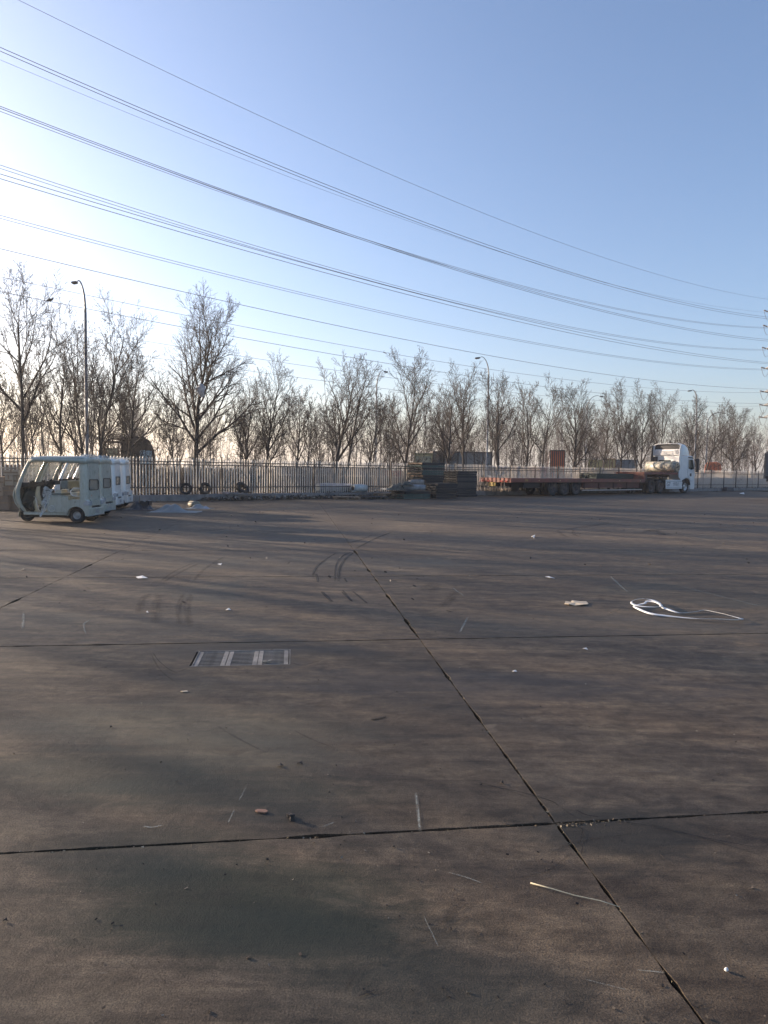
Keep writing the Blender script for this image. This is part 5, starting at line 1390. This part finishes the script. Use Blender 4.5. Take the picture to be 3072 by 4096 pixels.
c = MB(); c.prism([(.95, 2.0), (1.00, 2.95), (1.10, 2.97), (1.42, 1.98)], -1.10, 1.10); c.build('windscreen', GLS, tr, bevel=.02)
# side skirt with writing, chassis, tank steps
for sy in (-1, 1):
    c = MB(); c.prism([(-3.22, .36), (-3.28, 1.08), (-.70, 1.08), (-.56, .80), (-.62, .36)], sy * 1.18, sy * 1.22); sk = c.build('side_skirt', CABW, tr, bevel=.02)
    c = MB(); c.bbox(-3.2, -.64, sy * 1.222, sy * 1.228, .955, .975); c.bbox(-3.2, -.64, sy * 1.222, sy * 1.228, .47, .485); c.bbox(-3.1, -.9, sy * .7, sy * 1.17, .40, .98); c.build('skirt_trim', CABD, sk)
TXT = M('skirt_lettering', (.05, .05, .055), .5)
text_mesh('skirt_writing', 'G7', .46, TXT, tr, (-2.85, -1.2265, .72), (math.pi / 2, 0, 0), .002)
text_mesh('skirt_writing', '卡车//', .36, TXT, tr, (-1.72, -1.2265, .72), (math.pi / 2, 0, 0), .002)
c = MB(); c.bbox(-6.0, .7, -.45, -.33, .80, 1.05); c.bbox(-6.0, .7, .33, .45, .80, 1.05); c.bbox(-3.6, -.95, -.7, .7, .55, .95); c.box((-4.6, 0, 1.14), (1.2, 1.0, .12)); c.build('chassis', CHAS, tr)
for x in (-3.93, -5.28):
    for sy in (-1, 1):
        ac = MB(); ac.strip([(x + .58 * math.cos(math.radians(k)), .52 + .56 * math.sin(math.radians(k))) for k in range(15, 171, 13)], sy * .6, sy * 1.2, -.025); ac.build('mudguard', CABD, tr)
for sy in (-1, 1):
    wheel(tr, (0, sy * 1.02, .52), .52, .32, ALLOY, rim=.60, spokes=10, side=sy)
    for x in (-3.93, -5.28):
        wheel(tr, (x, sy * 1.02, .52), .52, .30, DRIM, rim=.58, spokes=8, side=sy)
        t_ = tyre_mb(.52, .28).build('wheel', RUBBER, tr); t_.location = (x, sy * .66, .52)

tl_ = empty('low_bed_trailer', hp(-16.4), HA); tag(tl_, 'long empty red low-bed trailer with raised gooseneck, parked parallel to the fence', 'trailer')
X = lambda L_: 16.4 - L_
c = MB(); c.bbox(X(22.0), X(6.55), -1.28, 1.28, 1.02, 1.10); dk = c.build('deck', RED, tl_, bevel=.01)
for i in range(30):
    x = X(21.8) + i * .52
    if x > X(6.7): break
    c = MB(); c.bbox(x, x + .5, -1.22, 1.22, 1.102, 1.118)
    if i == 0: pl0 = c.build('deck_plank', M('deck_plate', (.12, .10, .09), .7, var=.35, scale=2, dirt=(.06, .045, .04)), dk); x00 = x
    else: o = link_mesh('deck_plank', pl0.data, dk); o.location = (x - x00, 0, 0)
for sy in (-1, 1):
    c = MB(); c.bbox(X(22.0), X(6.55), sy * 1.28, sy * 1.33, .88, 1.135); rail_ = c.build('side_rail', RED, tl_, bevel=.008)
    c = MB(); c.bbox(X(14.3), X(6.9), sy * 1.05, sy * 1.12, .48, .86); c.build('side_frame', M('side_frame_red', (.12, .04, .032), .75, var=.3, scale=2, dirt=(.05, .035, .03), dirt_amt=.7), tl_)
    for i in range(5): c = MB(); c.bbox(X(14.2 - i * 1.8), X(14.12 - i * 1.8), sy * 1.12, sy * 1.16, .46, .88); c.build('frame_post', REDD, tl_)
    c = MB(); c.bar((X(14.5), sy * 1.22, .34), (X(6.8), sy * 1.22, .34), .05, .07); c.build('guard_bar', M('pale_pipe', (.45, .40, .36), .6, var=.2), tl_)
    c = MB(); c.bbox(X(22.0), X(6.6), sy * .42, sy * .56, .55, 1.01); c.build('main_beam', REDD, tl_)
c = MB(); c.prism([(X(6.55), .60), (X(6.55), 1.12), (X(6.35), 1.48), (X(1.5), 1.48), (X(1.5), 1.30), (X(5.6), 1.22), (X(5.9), .60)], -.55, .55); c.build('gooseneck_beam', REDD, tl_)
c = MB(); c.bbox(X(6.45), X(1.5), -1.25, 1.25, 1.49, 1.66); gk = c.build('gooseneck_deck', RED, tl_, bevel=.012)
c = MB(); c.bbox(X(6.60), X(6.40), -1.26, 1.26, 1.12, 1.66); c.build('gooseneck_face', RED, tl_, bevel=.01)
c = MB(); c.bbox(X(6.3), X(6.2), -1.26, -1.18, 1.05, 1.49); c.build('neck_bracket', DARKM, tl_)
for (L0, L1, hh) in ((20.6, 19.0, .62), (8.6, 8.2, .4)):
    c = MB(); c.bbox(X(L0), X(L1), -1.1, -.7, hh - .1, .96); c.build('tool_box', CHAS, tl_, bevel=.02)
for L_ in (15.1, 16.4, 17.7):
    c = MB(); c.bar((X(L_), -.9, .52), (X(L_), .9, .52), .13); c.build('axle', CHAS, tl_)
    for sy in (-1, 1):
        wheel(tl_, (X(L_), sy * 1.06, .50), .50, .27, DRIM, rim=.56, spokes=8, side=sy)
        t_ = tyre_mb(.50, .27).build('wheel', RUBBER, tl_); t_.location = (X(L_), sy * .73, .50)
        ac = MB(); ac.strip([(X(L_) + .57 * math.cos(math.radians(k)), .50 + .53 * math.sin(math.radians(k))) for k in range(35, 150, 13)], sy * .6, sy * 1.2, -.012); ac.build('mudguard', CABD, tl_)
for L_ in (11.6, 10.4):
    for sy in (-1, 1):
        pass
for sy in (-1, 1): c = MB(); c.bbox(X(8.0), X(7.85), sy * .8, sy * .95, .12, .9); c.box((X(7.92), sy * .88, .09), (.3, .25, .05)); c.build('landing_leg', CHAS, tl_)
# rear end: cross beam, lamps, plate, ramps hinge, mud flaps with fringe
c = MB(); c.bbox(X(22.06), X(22.0), -1.30, 1.30, .86, 1.14); re_ = c.build('rear_beam', RED, tl_, bevel=.01)
REFL = M('red_lamp', (.30, .03, .02), .3, var=.2, scale=20); YEL = M('yellow_plate', (.50, .34, .06), .5, var=.2, scale=12)
c = MB(); c.bbox(X(22.10), X(22.06), -1.2, 1.2, .52, .62); c.bar((X(22.05), -.8, .9), (X(22.07), -.8, .55), .06); c.bar((X(22.05), .8, .9), (X(22.07), .8, .55), .06); c.build('under_run_bar', CHAS, tl_)
for y in (-.95, -.55, .55, .95): c = MB(); c.bbox(X(22.09), X(22.062), y - .12, y + .12, .90, .98); c.build('rear_lamp', REFL, tl_, bevel=.01)
c = MB(); c.bbox(X(22.115), X(22.102), -.1, .42, .62, .84); pl_ = c.build('number_plate', YEL, tl_)
text_mesh('plate_writing', 'R3M', .17, M('plate_print', (.09, .05, .03), .6), tl_, (X(22.119), .16, .73), (math.pi / 2, 0, -math.pi / 2), .001)
for sy in (-1, 1): c = MB(); c.bbox(X(21.2), X(21.17), sy * .6, sy * 1.22, .30, .88); c.build('mud_flap', CABD, tl_)
FRG = M('hanging_fringe', (.34, .25, .18), .8, var=.5, scale=30)
R = rng(5); c = MB()
for i in range(34):
    y = -1.2 + 2.4 * i / 33 + R.uniform(-.03, .03); l = R.uniform(.1, .28); c.bar((X(22.08), y, .52), (X(22.08 + R.uniform(-.04, .06)), y + R.uniform(-.03, .03), .52 - l), .018, .012)
tag(c.build('fringe_strip', FRG, tl_), kind='stuff')
text_mesh('rail_mark', 'OTE', .16, YEL, tl_, (X(20.6), -1.334, 1.0), (math.pi / 2, 0, 0), .001)
for L_ in (19.4, 17.2, 13.6, 10.1, 7.3): c = MB(); c.bbox(X(L_), X(L_ - .1), -1.345, -1.332, .97, 1.03); c.build('side_marker', M('marker_amber', (.5, .28, .12), .4), tl_)
# load: dark timbers on the bed, wrapped roll across the gooseneck
TIM = M('dark_green_timber', (.022, .034, .030), .85, var=.4, scale=3, bmp=.4, stretch=(1, 5, 5))
st_ = empty('timber_stack', hp(-9.0, .35) + Vector((0, 0, 1.12)), HA); tag(st_, 'low stack of dark green timbers on the front half of the trailer bed', 'timber stack')
R = rng(8)
for r_ in range(3):
    for k in range(6):
        c = MB(); c.box((R.uniform(-.06, .06), -.62 + k * .25, .065 + r_ * .13), (4.9 + R.uniform(-.2, .1), .235, .12)); c.build('beam', TIM, st_, bevel=.008)
rl = empty('wrapped_roll', hp(-1.72) + Vector((0, 0, 1.66)), HA); tag(rl, 'thick roll wrapped in patchy green and cream film across the gooseneck', 'roll')
m_, n_, b_2 = nodes_of('patchy_wrap'); tc = N(n_, 'ShaderNodeTexCoord'); f1 = fnoise(n_, tc.outputs['Object'], 3.2, 5, .7, 1.5); f2 = fnoise(n_, tc.outputs['Object'], 11, 4, .7)
cc_ = ramp(n_, f1, [(.32, (.05, .085, .08)), (.46, (.14, .16, .14)), (.55, (.42, .36, .27)), (.68, (.20, .20, .18))]); cc_ = mix(n_, mathn(n_, 'MULTIPLY', f2, .4), cc_, (.25, .25, .24)); n_.links.new(cc_, b_2.inputs['Base Color']); b_2.inputs['Roughness'].default_value = .45; bump(n_, b_2, f2, .5, .02)
c = MB(); c.tube([(0, -1.30, .44), (0, -1.0, .455), (.02, 0, .45), (0, 1.25, .44)], [.40, .44, .45, .43], 28); c.build('roll_body', m_, rl, jitter=.03)
c = MB(); c.tube([(0, -1.345, .44), (0, -1.315, .44)], .36, 24); e_ = c.build('end_disc', M('end_board', (.42, .30, .20), .75, var=.25, scale=6), rl)
c = MB(); c.tube([(0, -1.362, .44), (0, -1.347, .44)], .09, 14)
for a_ in (0.4, 1.9, 3.4, 5.2): c.tube([(.2 * math.cos(a_), -1.358, .44 + .2 * math.sin(a_)), (.2 * math.cos(a_), -1.347, .44 + .2 * math.sin(a_))], .055, 10)
c.build('disc_hole', CHAS, e_)
for y in (-.35, -.95):
    c = MB(); c.tube([(.475 * math.cos(k * .33), y, .45 + .475 * math.sin(k * .33)) for k in range(20)], .016, 5); c.build('tie_strap', CABD, rl)

# ------------------------------------------------------------------ box lorry cut by the right edge
BR_ = -.50; bxp = Vector(((3050 - CXP) / FPX * 44.8, 44.8, 0)) - Matrix.Rotation(BR_, 3, 'Z') @ Vector((-4.0, -1.2, 0))
bx = empty('box_lorry', bxp, BR_); tag(bx, 'dark grey ribbed box lorry whose rear corner shows at the right edge', 'truck')
BOXM = M('box_panel', (.10, .115, .13), .5, .2, var=.2, scale=2, dirt=(.05, .05, .055)); BOXF = M('box_frame', (.16, .15, .14), .6, .2, var=.3, scale=2, dirt=(.07, .05, .04), dirt_amt=.7)
hx = 4.0
c = MB(); c.prism([(-hx + .03, 1.50), (-hx + .03, 2.95), (-hx + .40, 3.22), (4.2, 3.22), (4.2, 1.50)], -1.2, 1.2); c.build('cargo_body', BOXM, bx)
for i in range(9):
    c = MB(); c.bbox(-hx + .10, 4.2, -1.225, -1.202, 1.62 + i * .15, 1.70 + i * .15)
    if i == 0: rb_ = c.build('side_rib', BOXM, bx)
    else: o = link_mesh('side_rib', rb_.data, bx); o.location = (0, 0, i * .15)
    if i == 0: rb_ = rb_
for o_ in [x for x in bx.children if x.name.startswith('side_rib') and x is not rb_]: pass
c = MB(); c.prism([(-hx - .02, 1.36), (-hx - .02, 2.98), (-hx + .38, 3.28), (4.25, 3.28), (4.25, 3.19), (-hx + .43, 3.19), (-hx + .09, 2.92), (-hx + .09, 1.36)], -1.26, -1.20); c.build('corner_frame', BOXF, bx)
c = MB(); c.bbox(-hx - .02, 4.25, -1.24, 1.24, 1.34, 1.50); c.bbox(-hx + .15, -hx + .9, -1.2, -.9, 1.15, 1.34); c.build('sub_frame', CHAS, bx)
c = MB(); c.bbox(-hx + 1.0, 5.0, -.5, .5, .8, 1.34); c.build('chassis', CHAS, bx)
for x in (-hx + 2.3, 3.6):
    for sy in (-1, 1): wheel(bx, (x, sy * 1.0, .5), .5, .28, DRIM, spokes=8, side=sy)
c = MB(); c.prism([(4.4, .7), (4.4, 3.0), (5.6, 2.9), (6.2, 1.9), (6.3, .7)], -1.2, 1.2); c.build('cab', BOXF, bx, bevel=.05)
# low thing on the kerb near the right edge
p = kerb_pt(2910, -.3, 0); q = MB(); q.box((0, 0, .20), (1.5, .5, .38), rz=FANG, taper=(.85, .8)); o = q.build('dark_crate', M('blue_black_crate', (.02, .024, .035), .7, var=.3), bevel=.03, jitter=.05); o.location = p; tag(o, 'dark blue-black crate on the ground against the kerb right of the truck', 'crate')
litter('paper_scrap', [(2958, 1974), (2975, 1973), (2978, 1977), (2962, 1978)], .03, WHT, 'white scrap far out on the yard near the right end of the kerb', 'paper', bend=.05)

# ------------------------------------------------------------------ what stands in the yards beyond the fence
GZ = KH - .04
def at(px, Y): return Vector(((px - CXP) / FPX * Y, Y, GZ))
def zat(px, py, Y): return P(px, py, Y).z - GZ
# tarpaulin-covered lorry seen end-on
Y = 47.0; o = empty('covered_lorry', at(552, Y), .36); tag(o, 'dark brown covered lorry with rounded top and a pale blue screen, behind the fence', 'truck')
h_ = zat(550, 1744, Y)
BRN = M('brown_cover', (.055, .038, .030), .85, var=.35, scale=2, bmp=.4, dirt=(.03, .025, .02), dirt_amt=.6, stretch=(3, 1, .4))
c = MB(); c.prism([(-1.05, .75), (-1.10, h_ * .8), (-1.02, h_ * .97), (-.5, h_), (.35, h_ * .985), (.75, h_ * .92), (1.05, h_ * .72), (1.18, h_ * .4), (1.2, .75)], -.0, 6.0); c.build('cover', BRN, o, bevel=.06, jitter=.03)
c = MB(); c.prism([(.12, h_ * .42), (.10, h_ * .68), (.20, h_ * .72), (.86, h_ * .70), (.95, h_ * .42)], -.03, -.005); c.build('pale_screen', M('pale_blue_screen', (.32, .44, .46), .5, var=.2, scale=3, bmp=.2), o)
c = MB(); c.bbox(-1.0, 1.1, .1, 5.8, .45, .78); c.build('chassis', CHAS, o)
for x in (-.9, .95):
    for y in (.8, 4.8): t_ = tyre_mb(.5, .3).build('wheel', RUBBER, o); t_.location = (x, y, .5); t_.rotation_euler = (0, 0, math.pi / 2)
# open-cab machine left of it
Y = 46.0; o = empty('site_machine', at(440, Y), 0); tag(o, 'old machine with an open framed cab, left of the covered lorry', 'machine')
hr = zat(440, 1770, Y)
RUST = M('rusty_frame', (.12, .07, .05), .8, var=.4, scale=5); PALE = M('pale_panel', (.42, .38, .24), .7, var=.2, scale=3)
c = MB()
for x in (-.48, .55): c.bar((x, 0, .8), (x + (.1 if x < 0 else 0), 0, hr), .07); c.bar((x, .9, .8), (x, .9, hr), .07)
c.build('cab_posts', RUST, o)
c = MB(); c.box((.05, .45, hr + .05), (1.2, 1.2, .12)); c.build('cab_roof', RUST, o, bevel=.03)
c = MB(); c.bbox(-.35, .5, .2, .25, 1.6, hr - .35); c.build('cab_panel', PALE, o)
c = MB(); c.prism([(-.75, .5), (-.85, 1.2), (-.55, hr - .5), (-.45, hr - .45), (-.42, 1.0), (.65, 1.0), (.65, .5)], -.1, 1.5); c.build('machine_body', DARKM, o, bevel=.03)
for i in range(4): c = MB(); c.bbox(-.25, .75, .1, .8, hr + .2 + i * .10, hr + .25 + i * .10); c.build('roof_slat', RUST, o)
for x in (-.5, .45): t_ = tyre_mb(.45, .3).build('wheel', RUBBER, o); t_.location = (x, .2, .45)
# long low wall with pale coping, pale sheds behind, red banner
Y = 62.0; w = empty('boundary_wall', at(1390, Y), 0); tag(w, 'long dark boundary wall with a pale coping line, seen through the pickets', 'wall')
zc = zat(1390, 1902, Y); x0, x1 = (930 - 1390) / FPX * Y, (1600 - 1390) / FPX * Y
c = MB(); c.bbox(x0, x1, 0, .3, -.1, zc - .12); c.build('wall_face', M('dark_wall', (.045, .036, .032), .9, var=.4, scale=1.5), w)
c = MB(); c.bbox(x0 - .05, x1 + .05, -.06, .36, zc - .12, zc + .06); c.build('coping', M('pale_coping', (.62, .52, .42), .8, var=.15, scale=2), w)
def shed(px0, px1, py, Y, col, label, roofc=None, panels=0, name='shed', cat_='shed', depth=4.0, lift=0.0, group=None):
    cx_ = (px0 + px1) / 2; o = empty(name, at(cx_, Y), -math.atan((cx_ - CXP) / FPX) if px1 - px0 < 120 else 0); tag(o, label, cat_, group); W_ = (px1 - px0) / FPX * Y; h = zat(cx_, py, Y)
    mt = M('panel_%s_%d' % (name, px0), col, .75, var=.18, scale=1.2, bmp=.15, dirt=tuple(c * .5 for c in col), dirt_amt=.5)
    c = MB(); c.bbox(-W_ / 2, W_ / 2, 0, depth, lift, h - .12); b = c.build('body', mt, o)
    rm = M('roof_%s_%d' % (name, px0), roofc or tuple(c * .7 for c in col), .7, var=.2)
    c = MB(); c.bbox(-W_ / 2 - .06, W_ / 2 + .06, -.06, depth + .06, h - .12, h); c.build('roof', rm, o)
    if panels:
        for i in range(panels + 1):
            c = MB(); x = -W_ / 2 + i * W_ / panels; c.bbox(x - .05, x + .05, -.06, -.002, lift, h - .13)
            if i == 0: pn = c.build('panel_rib', rm, o); xx = x
            else: q_ = link_mesh('panel_rib', pn.data, o); q_.location = (x - xx, 0, 0)
    return o, W_, h
shed(1100, 1330, 1868, 74, (.31, .28, .26), 'pale beige-grey shed showing above the boundary wall at the left', panels=9)
shed(1335, 1540, 1872, 78, (.24, .22, .22), 'grey shed showing above the boundary wall in the middle', panels=8)
Y = 61.4; o = empty('red_banner', at(1567, Y), 0); tag(o, 'faded red banner with yellowish scrawled writing hanging over the boundary wall', 'banner')
hb0, hb1 = zat(1567, 1906, Y), zat(1567, 1882, Y); W_ = 68 / FPX * Y
c = MB(); c.bbox(-W_ / 2, W_ / 2, -.02, .0, hb0, hb1); c.build('cloth', M('faded_red', (.45, .12, .09), .8, var=.2, scale=3), o)
R = rng(3); c = MB()
for r_ in range(2):
    for k in range(6):
        x = -.45 + k * .20 + .1; z = hb0 + .14 + r_ * .22
        for _ in range(4): a_ = R.choice((0, math.pi / 2, .8)); c.box((x + R.uniform(-.05, .05), -.024, z + R.uniform(-.05, .05)), (.11, .004, .018), M=Matrix.Rotation(a_, 3, 'Y'))
c.build('writing', M('banner_yellow', (.6, .42, .22), .7), o)
for x in (-W_ / 2, W_ / 2): c = MB(); c.bar((x, .02, -.1), (x, .02, hb1 + .05), .05); c.build('banner_post', RUST, o)
# yellow cab with long grey body behind the pallet stacks
o, W_, h = shed(1655, 1726, 1812, 58, (.50, .44, .24), 'faded yellow lorry cab above the tallest pallet stack', name='yellow_cab', cat_='truck cab', depth=2.0, lift=.7)
c = MB(); c.bbox(-W_ / 2 + .12, W_ / 2 - .12, -.03, -.003, h * .55, h - .28); c.build('windscreen', window_glass('dusty_glass', (.20, .20, .14), .3), o)
c = MB(); c.bbox(-W_ / 2 - .03, W_ / 2 + .03, -.06, -.003, h * .40, h * .47); c.build('sun_strip', M('cream_strip', (.68, .60, .38), .6), o)
for x in (-.6, .6): t_ = tyre_mb(.5, .3).build('wheel', RUBBER, o); t_.location = (x, 1.0, .5)
o, W_, h = shed(1728, 1960, 1806, 60, (.27, .26, .24), 'long grey panelled lorry body behind the pallet stacks', roofc=(.12, .10, .09), panels=7, name='lorry_body', cat_='truck body', lift=.9)
for x in (-1.8, 0, 1.8): t_ = tyre_mb(.5, .3).build('wheel', RUBBER, o); t_.location = (x, .6, .5)
shed(1960, 2185, 1868, 86, (.30, .31, .34), 'low blue-grey shed seen through the fence behind the red trailer', panels=10)
# containers
shed(2197, 2252, 1800, 82, (.62, .14, .05), 'orange-red container with a dark top band, among the tree trunks', roofc=(.05, .04, .04), panels=7, name='container', cat_='container', depth=6)
shed(2350, 2402, 1838, 78, (.58, .48, .22), 'yellow container, left of the two pale yellow ones', roofc=(.35, .28, .14), panels=4, name='container', cat_='container', depth=5)
shed(2412, 2455, 1834, 78, (.60, .50, .24), 'yellow container, right of the two, with rusty corner', roofc=(.35, .22, .12), panels=4, name='container', cat_='container', depth=5)
shed(2458, 2540, 1838, 84, (.22, .24, .26), 'grey shed beside the yellow containers', panels=5)
shed(560, 1000, 1900, 70, (.10, .085, .07), 'low dark brown shed seen between the pickets behind the leaning tyres', panels=10)
shed(-120, 130, 1858, 56, (.42, .20, .14), 'low reddish brick shed behind the carton stack', panels=6)
o, W_, h = shed(936, 1012, 1894, 52, (.55, .50, .48), 'small white van with a red stripe seen through the pickets', name='van', cat_='van', lift=.45, depth=1.8)
c = MB(); c.bbox(-W_ / 2 - .02, W_ / 2 + .02, -.02, -.003, h * .55, h * .64); c.build('stripe', M('van_red', (.45, .07, .05), .5), o)
for x in (-.5, .5): t_ = tyre_mb(.3, .2).build('wheel', RUBBER, o); t_.location = (x, .0, .3)
# orange tank
Y = 86.0; o = empty('orange_tank', at(2846, Y), -.44); tag(o, 'rusty orange round-topped tank standing behind the fence right of the truck', 'tank')
hT = zat(2846, 1848, Y); W_ = 62 / FPX * Y
c = MB(); c.prism([(-W_ / 2, .3), (-W_ / 2, hT * .78), (-W_ / 2 + .15, hT * .93), (-W_ / 4, hT), (W_ / 4, hT), (W_ / 2 - .12, hT * .93), (W_ / 2, hT * .75), (W_ / 2, .3)], 0, 3.0); b = c.build('tank_body', M('orange_rust', (.58, .15, .06), .7, var=.3, scale=3, dirt=(.25, .09, .06)), o, bevel=.05)
for i in range(4): c = MB(); c.bbox(-W_ / 2 + .2 + i * .45, -W_ / 2 + .24 + i * .45, -.03, -.002, .4, hT * .9); c.build('tank_rib', RUST, o)
c = MB(); c.bbox(-W_ / 2, W_ / 2, -.1, 3.1, 0, .3); c.build('base', M('tank_base', (.30, .36, .34), .8), o)
# pale hoarding close behind the right half of the fence: separate boards
HO = M('hoarding_board', (.29, .245, .205), .8, var=.2, scale=1.4, bmp=.2, dirt=(.26, .22, .20), dirt_amt=.55)
hoard = empty('hoarding', FP(42, 2.2, GZ), FANG); tag(hoard, 'pale weathered hoarding of upright sheets close behind the right part of the fence', 'hoarding')
R = rng(12); bme = None
for i in range(46):
    c = MB(); c.bbox(0, .98, 0, .03, 0, 1.42) if bme is None else None
    if bme is None: o = c.build('board', HO, hoard, recalc=False); bme = o.data
    else: o = link_mesh('board', bme, hoard)
    o.location = (i * 1.0 - 7.5, R.uniform(-.02, .02), R.uniform(-.05, .05)); o.rotation_euler = (R.uniform(-.02, .02), R.uniform(-.006, .006), 0)
# dark brush that fills the low view behind the fence
BRU = M('brush_stems', (.060, .043, .032), .95, var=.3, scale=1, bmp=0)
V = []; Q = []; off_ = 0; R = rng(71); S = []
for i in range(2600):
    s_ = R.uniform(-26, 60) if R.random() < .7 else R.uniform(-30, 20); of = R.uniform(5, 34); p = FP(s_, of, GZ); hh = R.uniform(.4, 1.7)
    for k in range(5):
        dx, dy = R.gauss(0, .22) * hh, R.gauss(0, .22) * hh
        mx, my, mz = p.x + dx * .5 + R.gauss(0, .04), p.y + dy * .5, p.z + hh * .55
        S.append((p.x, p.y, p.z, mx, my, mz, .012, .009)); S.append((mx, my, mz, p.x + dx * 1.3, p.y + dy * 1.3, p.z + hh * R.uniform(.85, 1.1), .009, .005))
v, q_ = segs_to_arrays(np.array(S), 3)
tag(link_mesh('dry_brush', np_mesh('dry_brush', v, q_, BRU)), 'thin dead weeds and brush covering the earth behind the fence', None, kind='stuff')
# bags caught in the biggest tree, bird in the far-left one
bt = fence_point(788, 3.6); WB_ = M('white_plastic_bag', (.68, .66, .66), .4, var=.15, scale=8, bmp=.4)
for (px, py, sx, sz, lab) in ((782, 1555, .10, .07, 'small white plastic bag snagged on the left fork of the biggest tree'), (806, 1560, .22, .32, 'larger pinkish-white plastic bag hanging right of the trunk fork of the biggest tree')):
    p = P(px, py, bt.y - .25); q = MB(); vs = []; n1, n2 = 10, 8
    for i in range(n1):
        for j in range(n2):
            a_ = 2 * math.pi * i / n1; t_ = j / (n2 - 1); rr = math.sin(math.pi * (t_ * .86 + .07)) ** .7
            vs.append((math.cos(a_) * rr * sx, math.sin(a_) * rr * sx * .5, (t_ - .5) * sz * 2))
    q.add(vs, [(i * n2 + j, ((i + 1) % n1) * n2 + j, ((i + 1) % n1) * n2 + j + 1, i * n2 + j + 1) for i in range(n1) for j in range(n2 - 1)], True)
    o = q.build('plastic_bag', WB_, jitter=sx * .45); o.location = p; tag(o, lab, 'plastic bag')
lt = fence_point(92, 3.2); p = P(198, 1204, lt.y); o = empty('bird', p, .4); tag(o, 'small dark bird perched on an outer twig of the far-left tree', 'bird')
BD = M('dark_feathers', (.03, .028, .03), .8, var=.3, scale=30)
q = MB(); q.tube([(-.13, 0, -.01), (-.05, 0, .02), (.03, 0, .045), (.09, 0, .075), (.12, 0, .11)], [.012, .045, .058, .045, .028], 12); q.build('body', BD, o)
q = MB(); q.tube([(.10, 0, .10), (.13, 0, .135), (.155, 0, .135)], [.02, .032, .018], 10); q.tube([(.165, 0, .134), (.20, 0, .128)], [.009, .002], 6); q.build('head', BD, o)
q = MB(); q.bar((-.12, 0, 0), (-.26, 0, -.04), .045, .010); q.build('tail', BD, o)

# ------------------------------------------------------------------ thin evening haze over the whole place
hz = MB(); hz.bbox(-720, 920, -520, 1120, -1.6, 35.5)
hm = bpy.data.materials.new('haze_air'); hm.use_nodes = True; hn = hm.node_tree; hn.nodes.clear()
pv = hn.nodes.new('ShaderNodeVolumePrincipled'); pv.inputs['Density'].default_value = HAZE; pv.inputs['Color'].default_value = (.92, .93, .96, 1); pv.inputs['Anisotropy'].default_value = .35
ho = hn.nodes.new('ShaderNodeOutputMaterial'); hn.links.new(pv.outputs[0], ho.inputs['Volume'])
tag(hz.build('haze', hm), 'thin pale evening haze filling the air', None, kind='stuff')
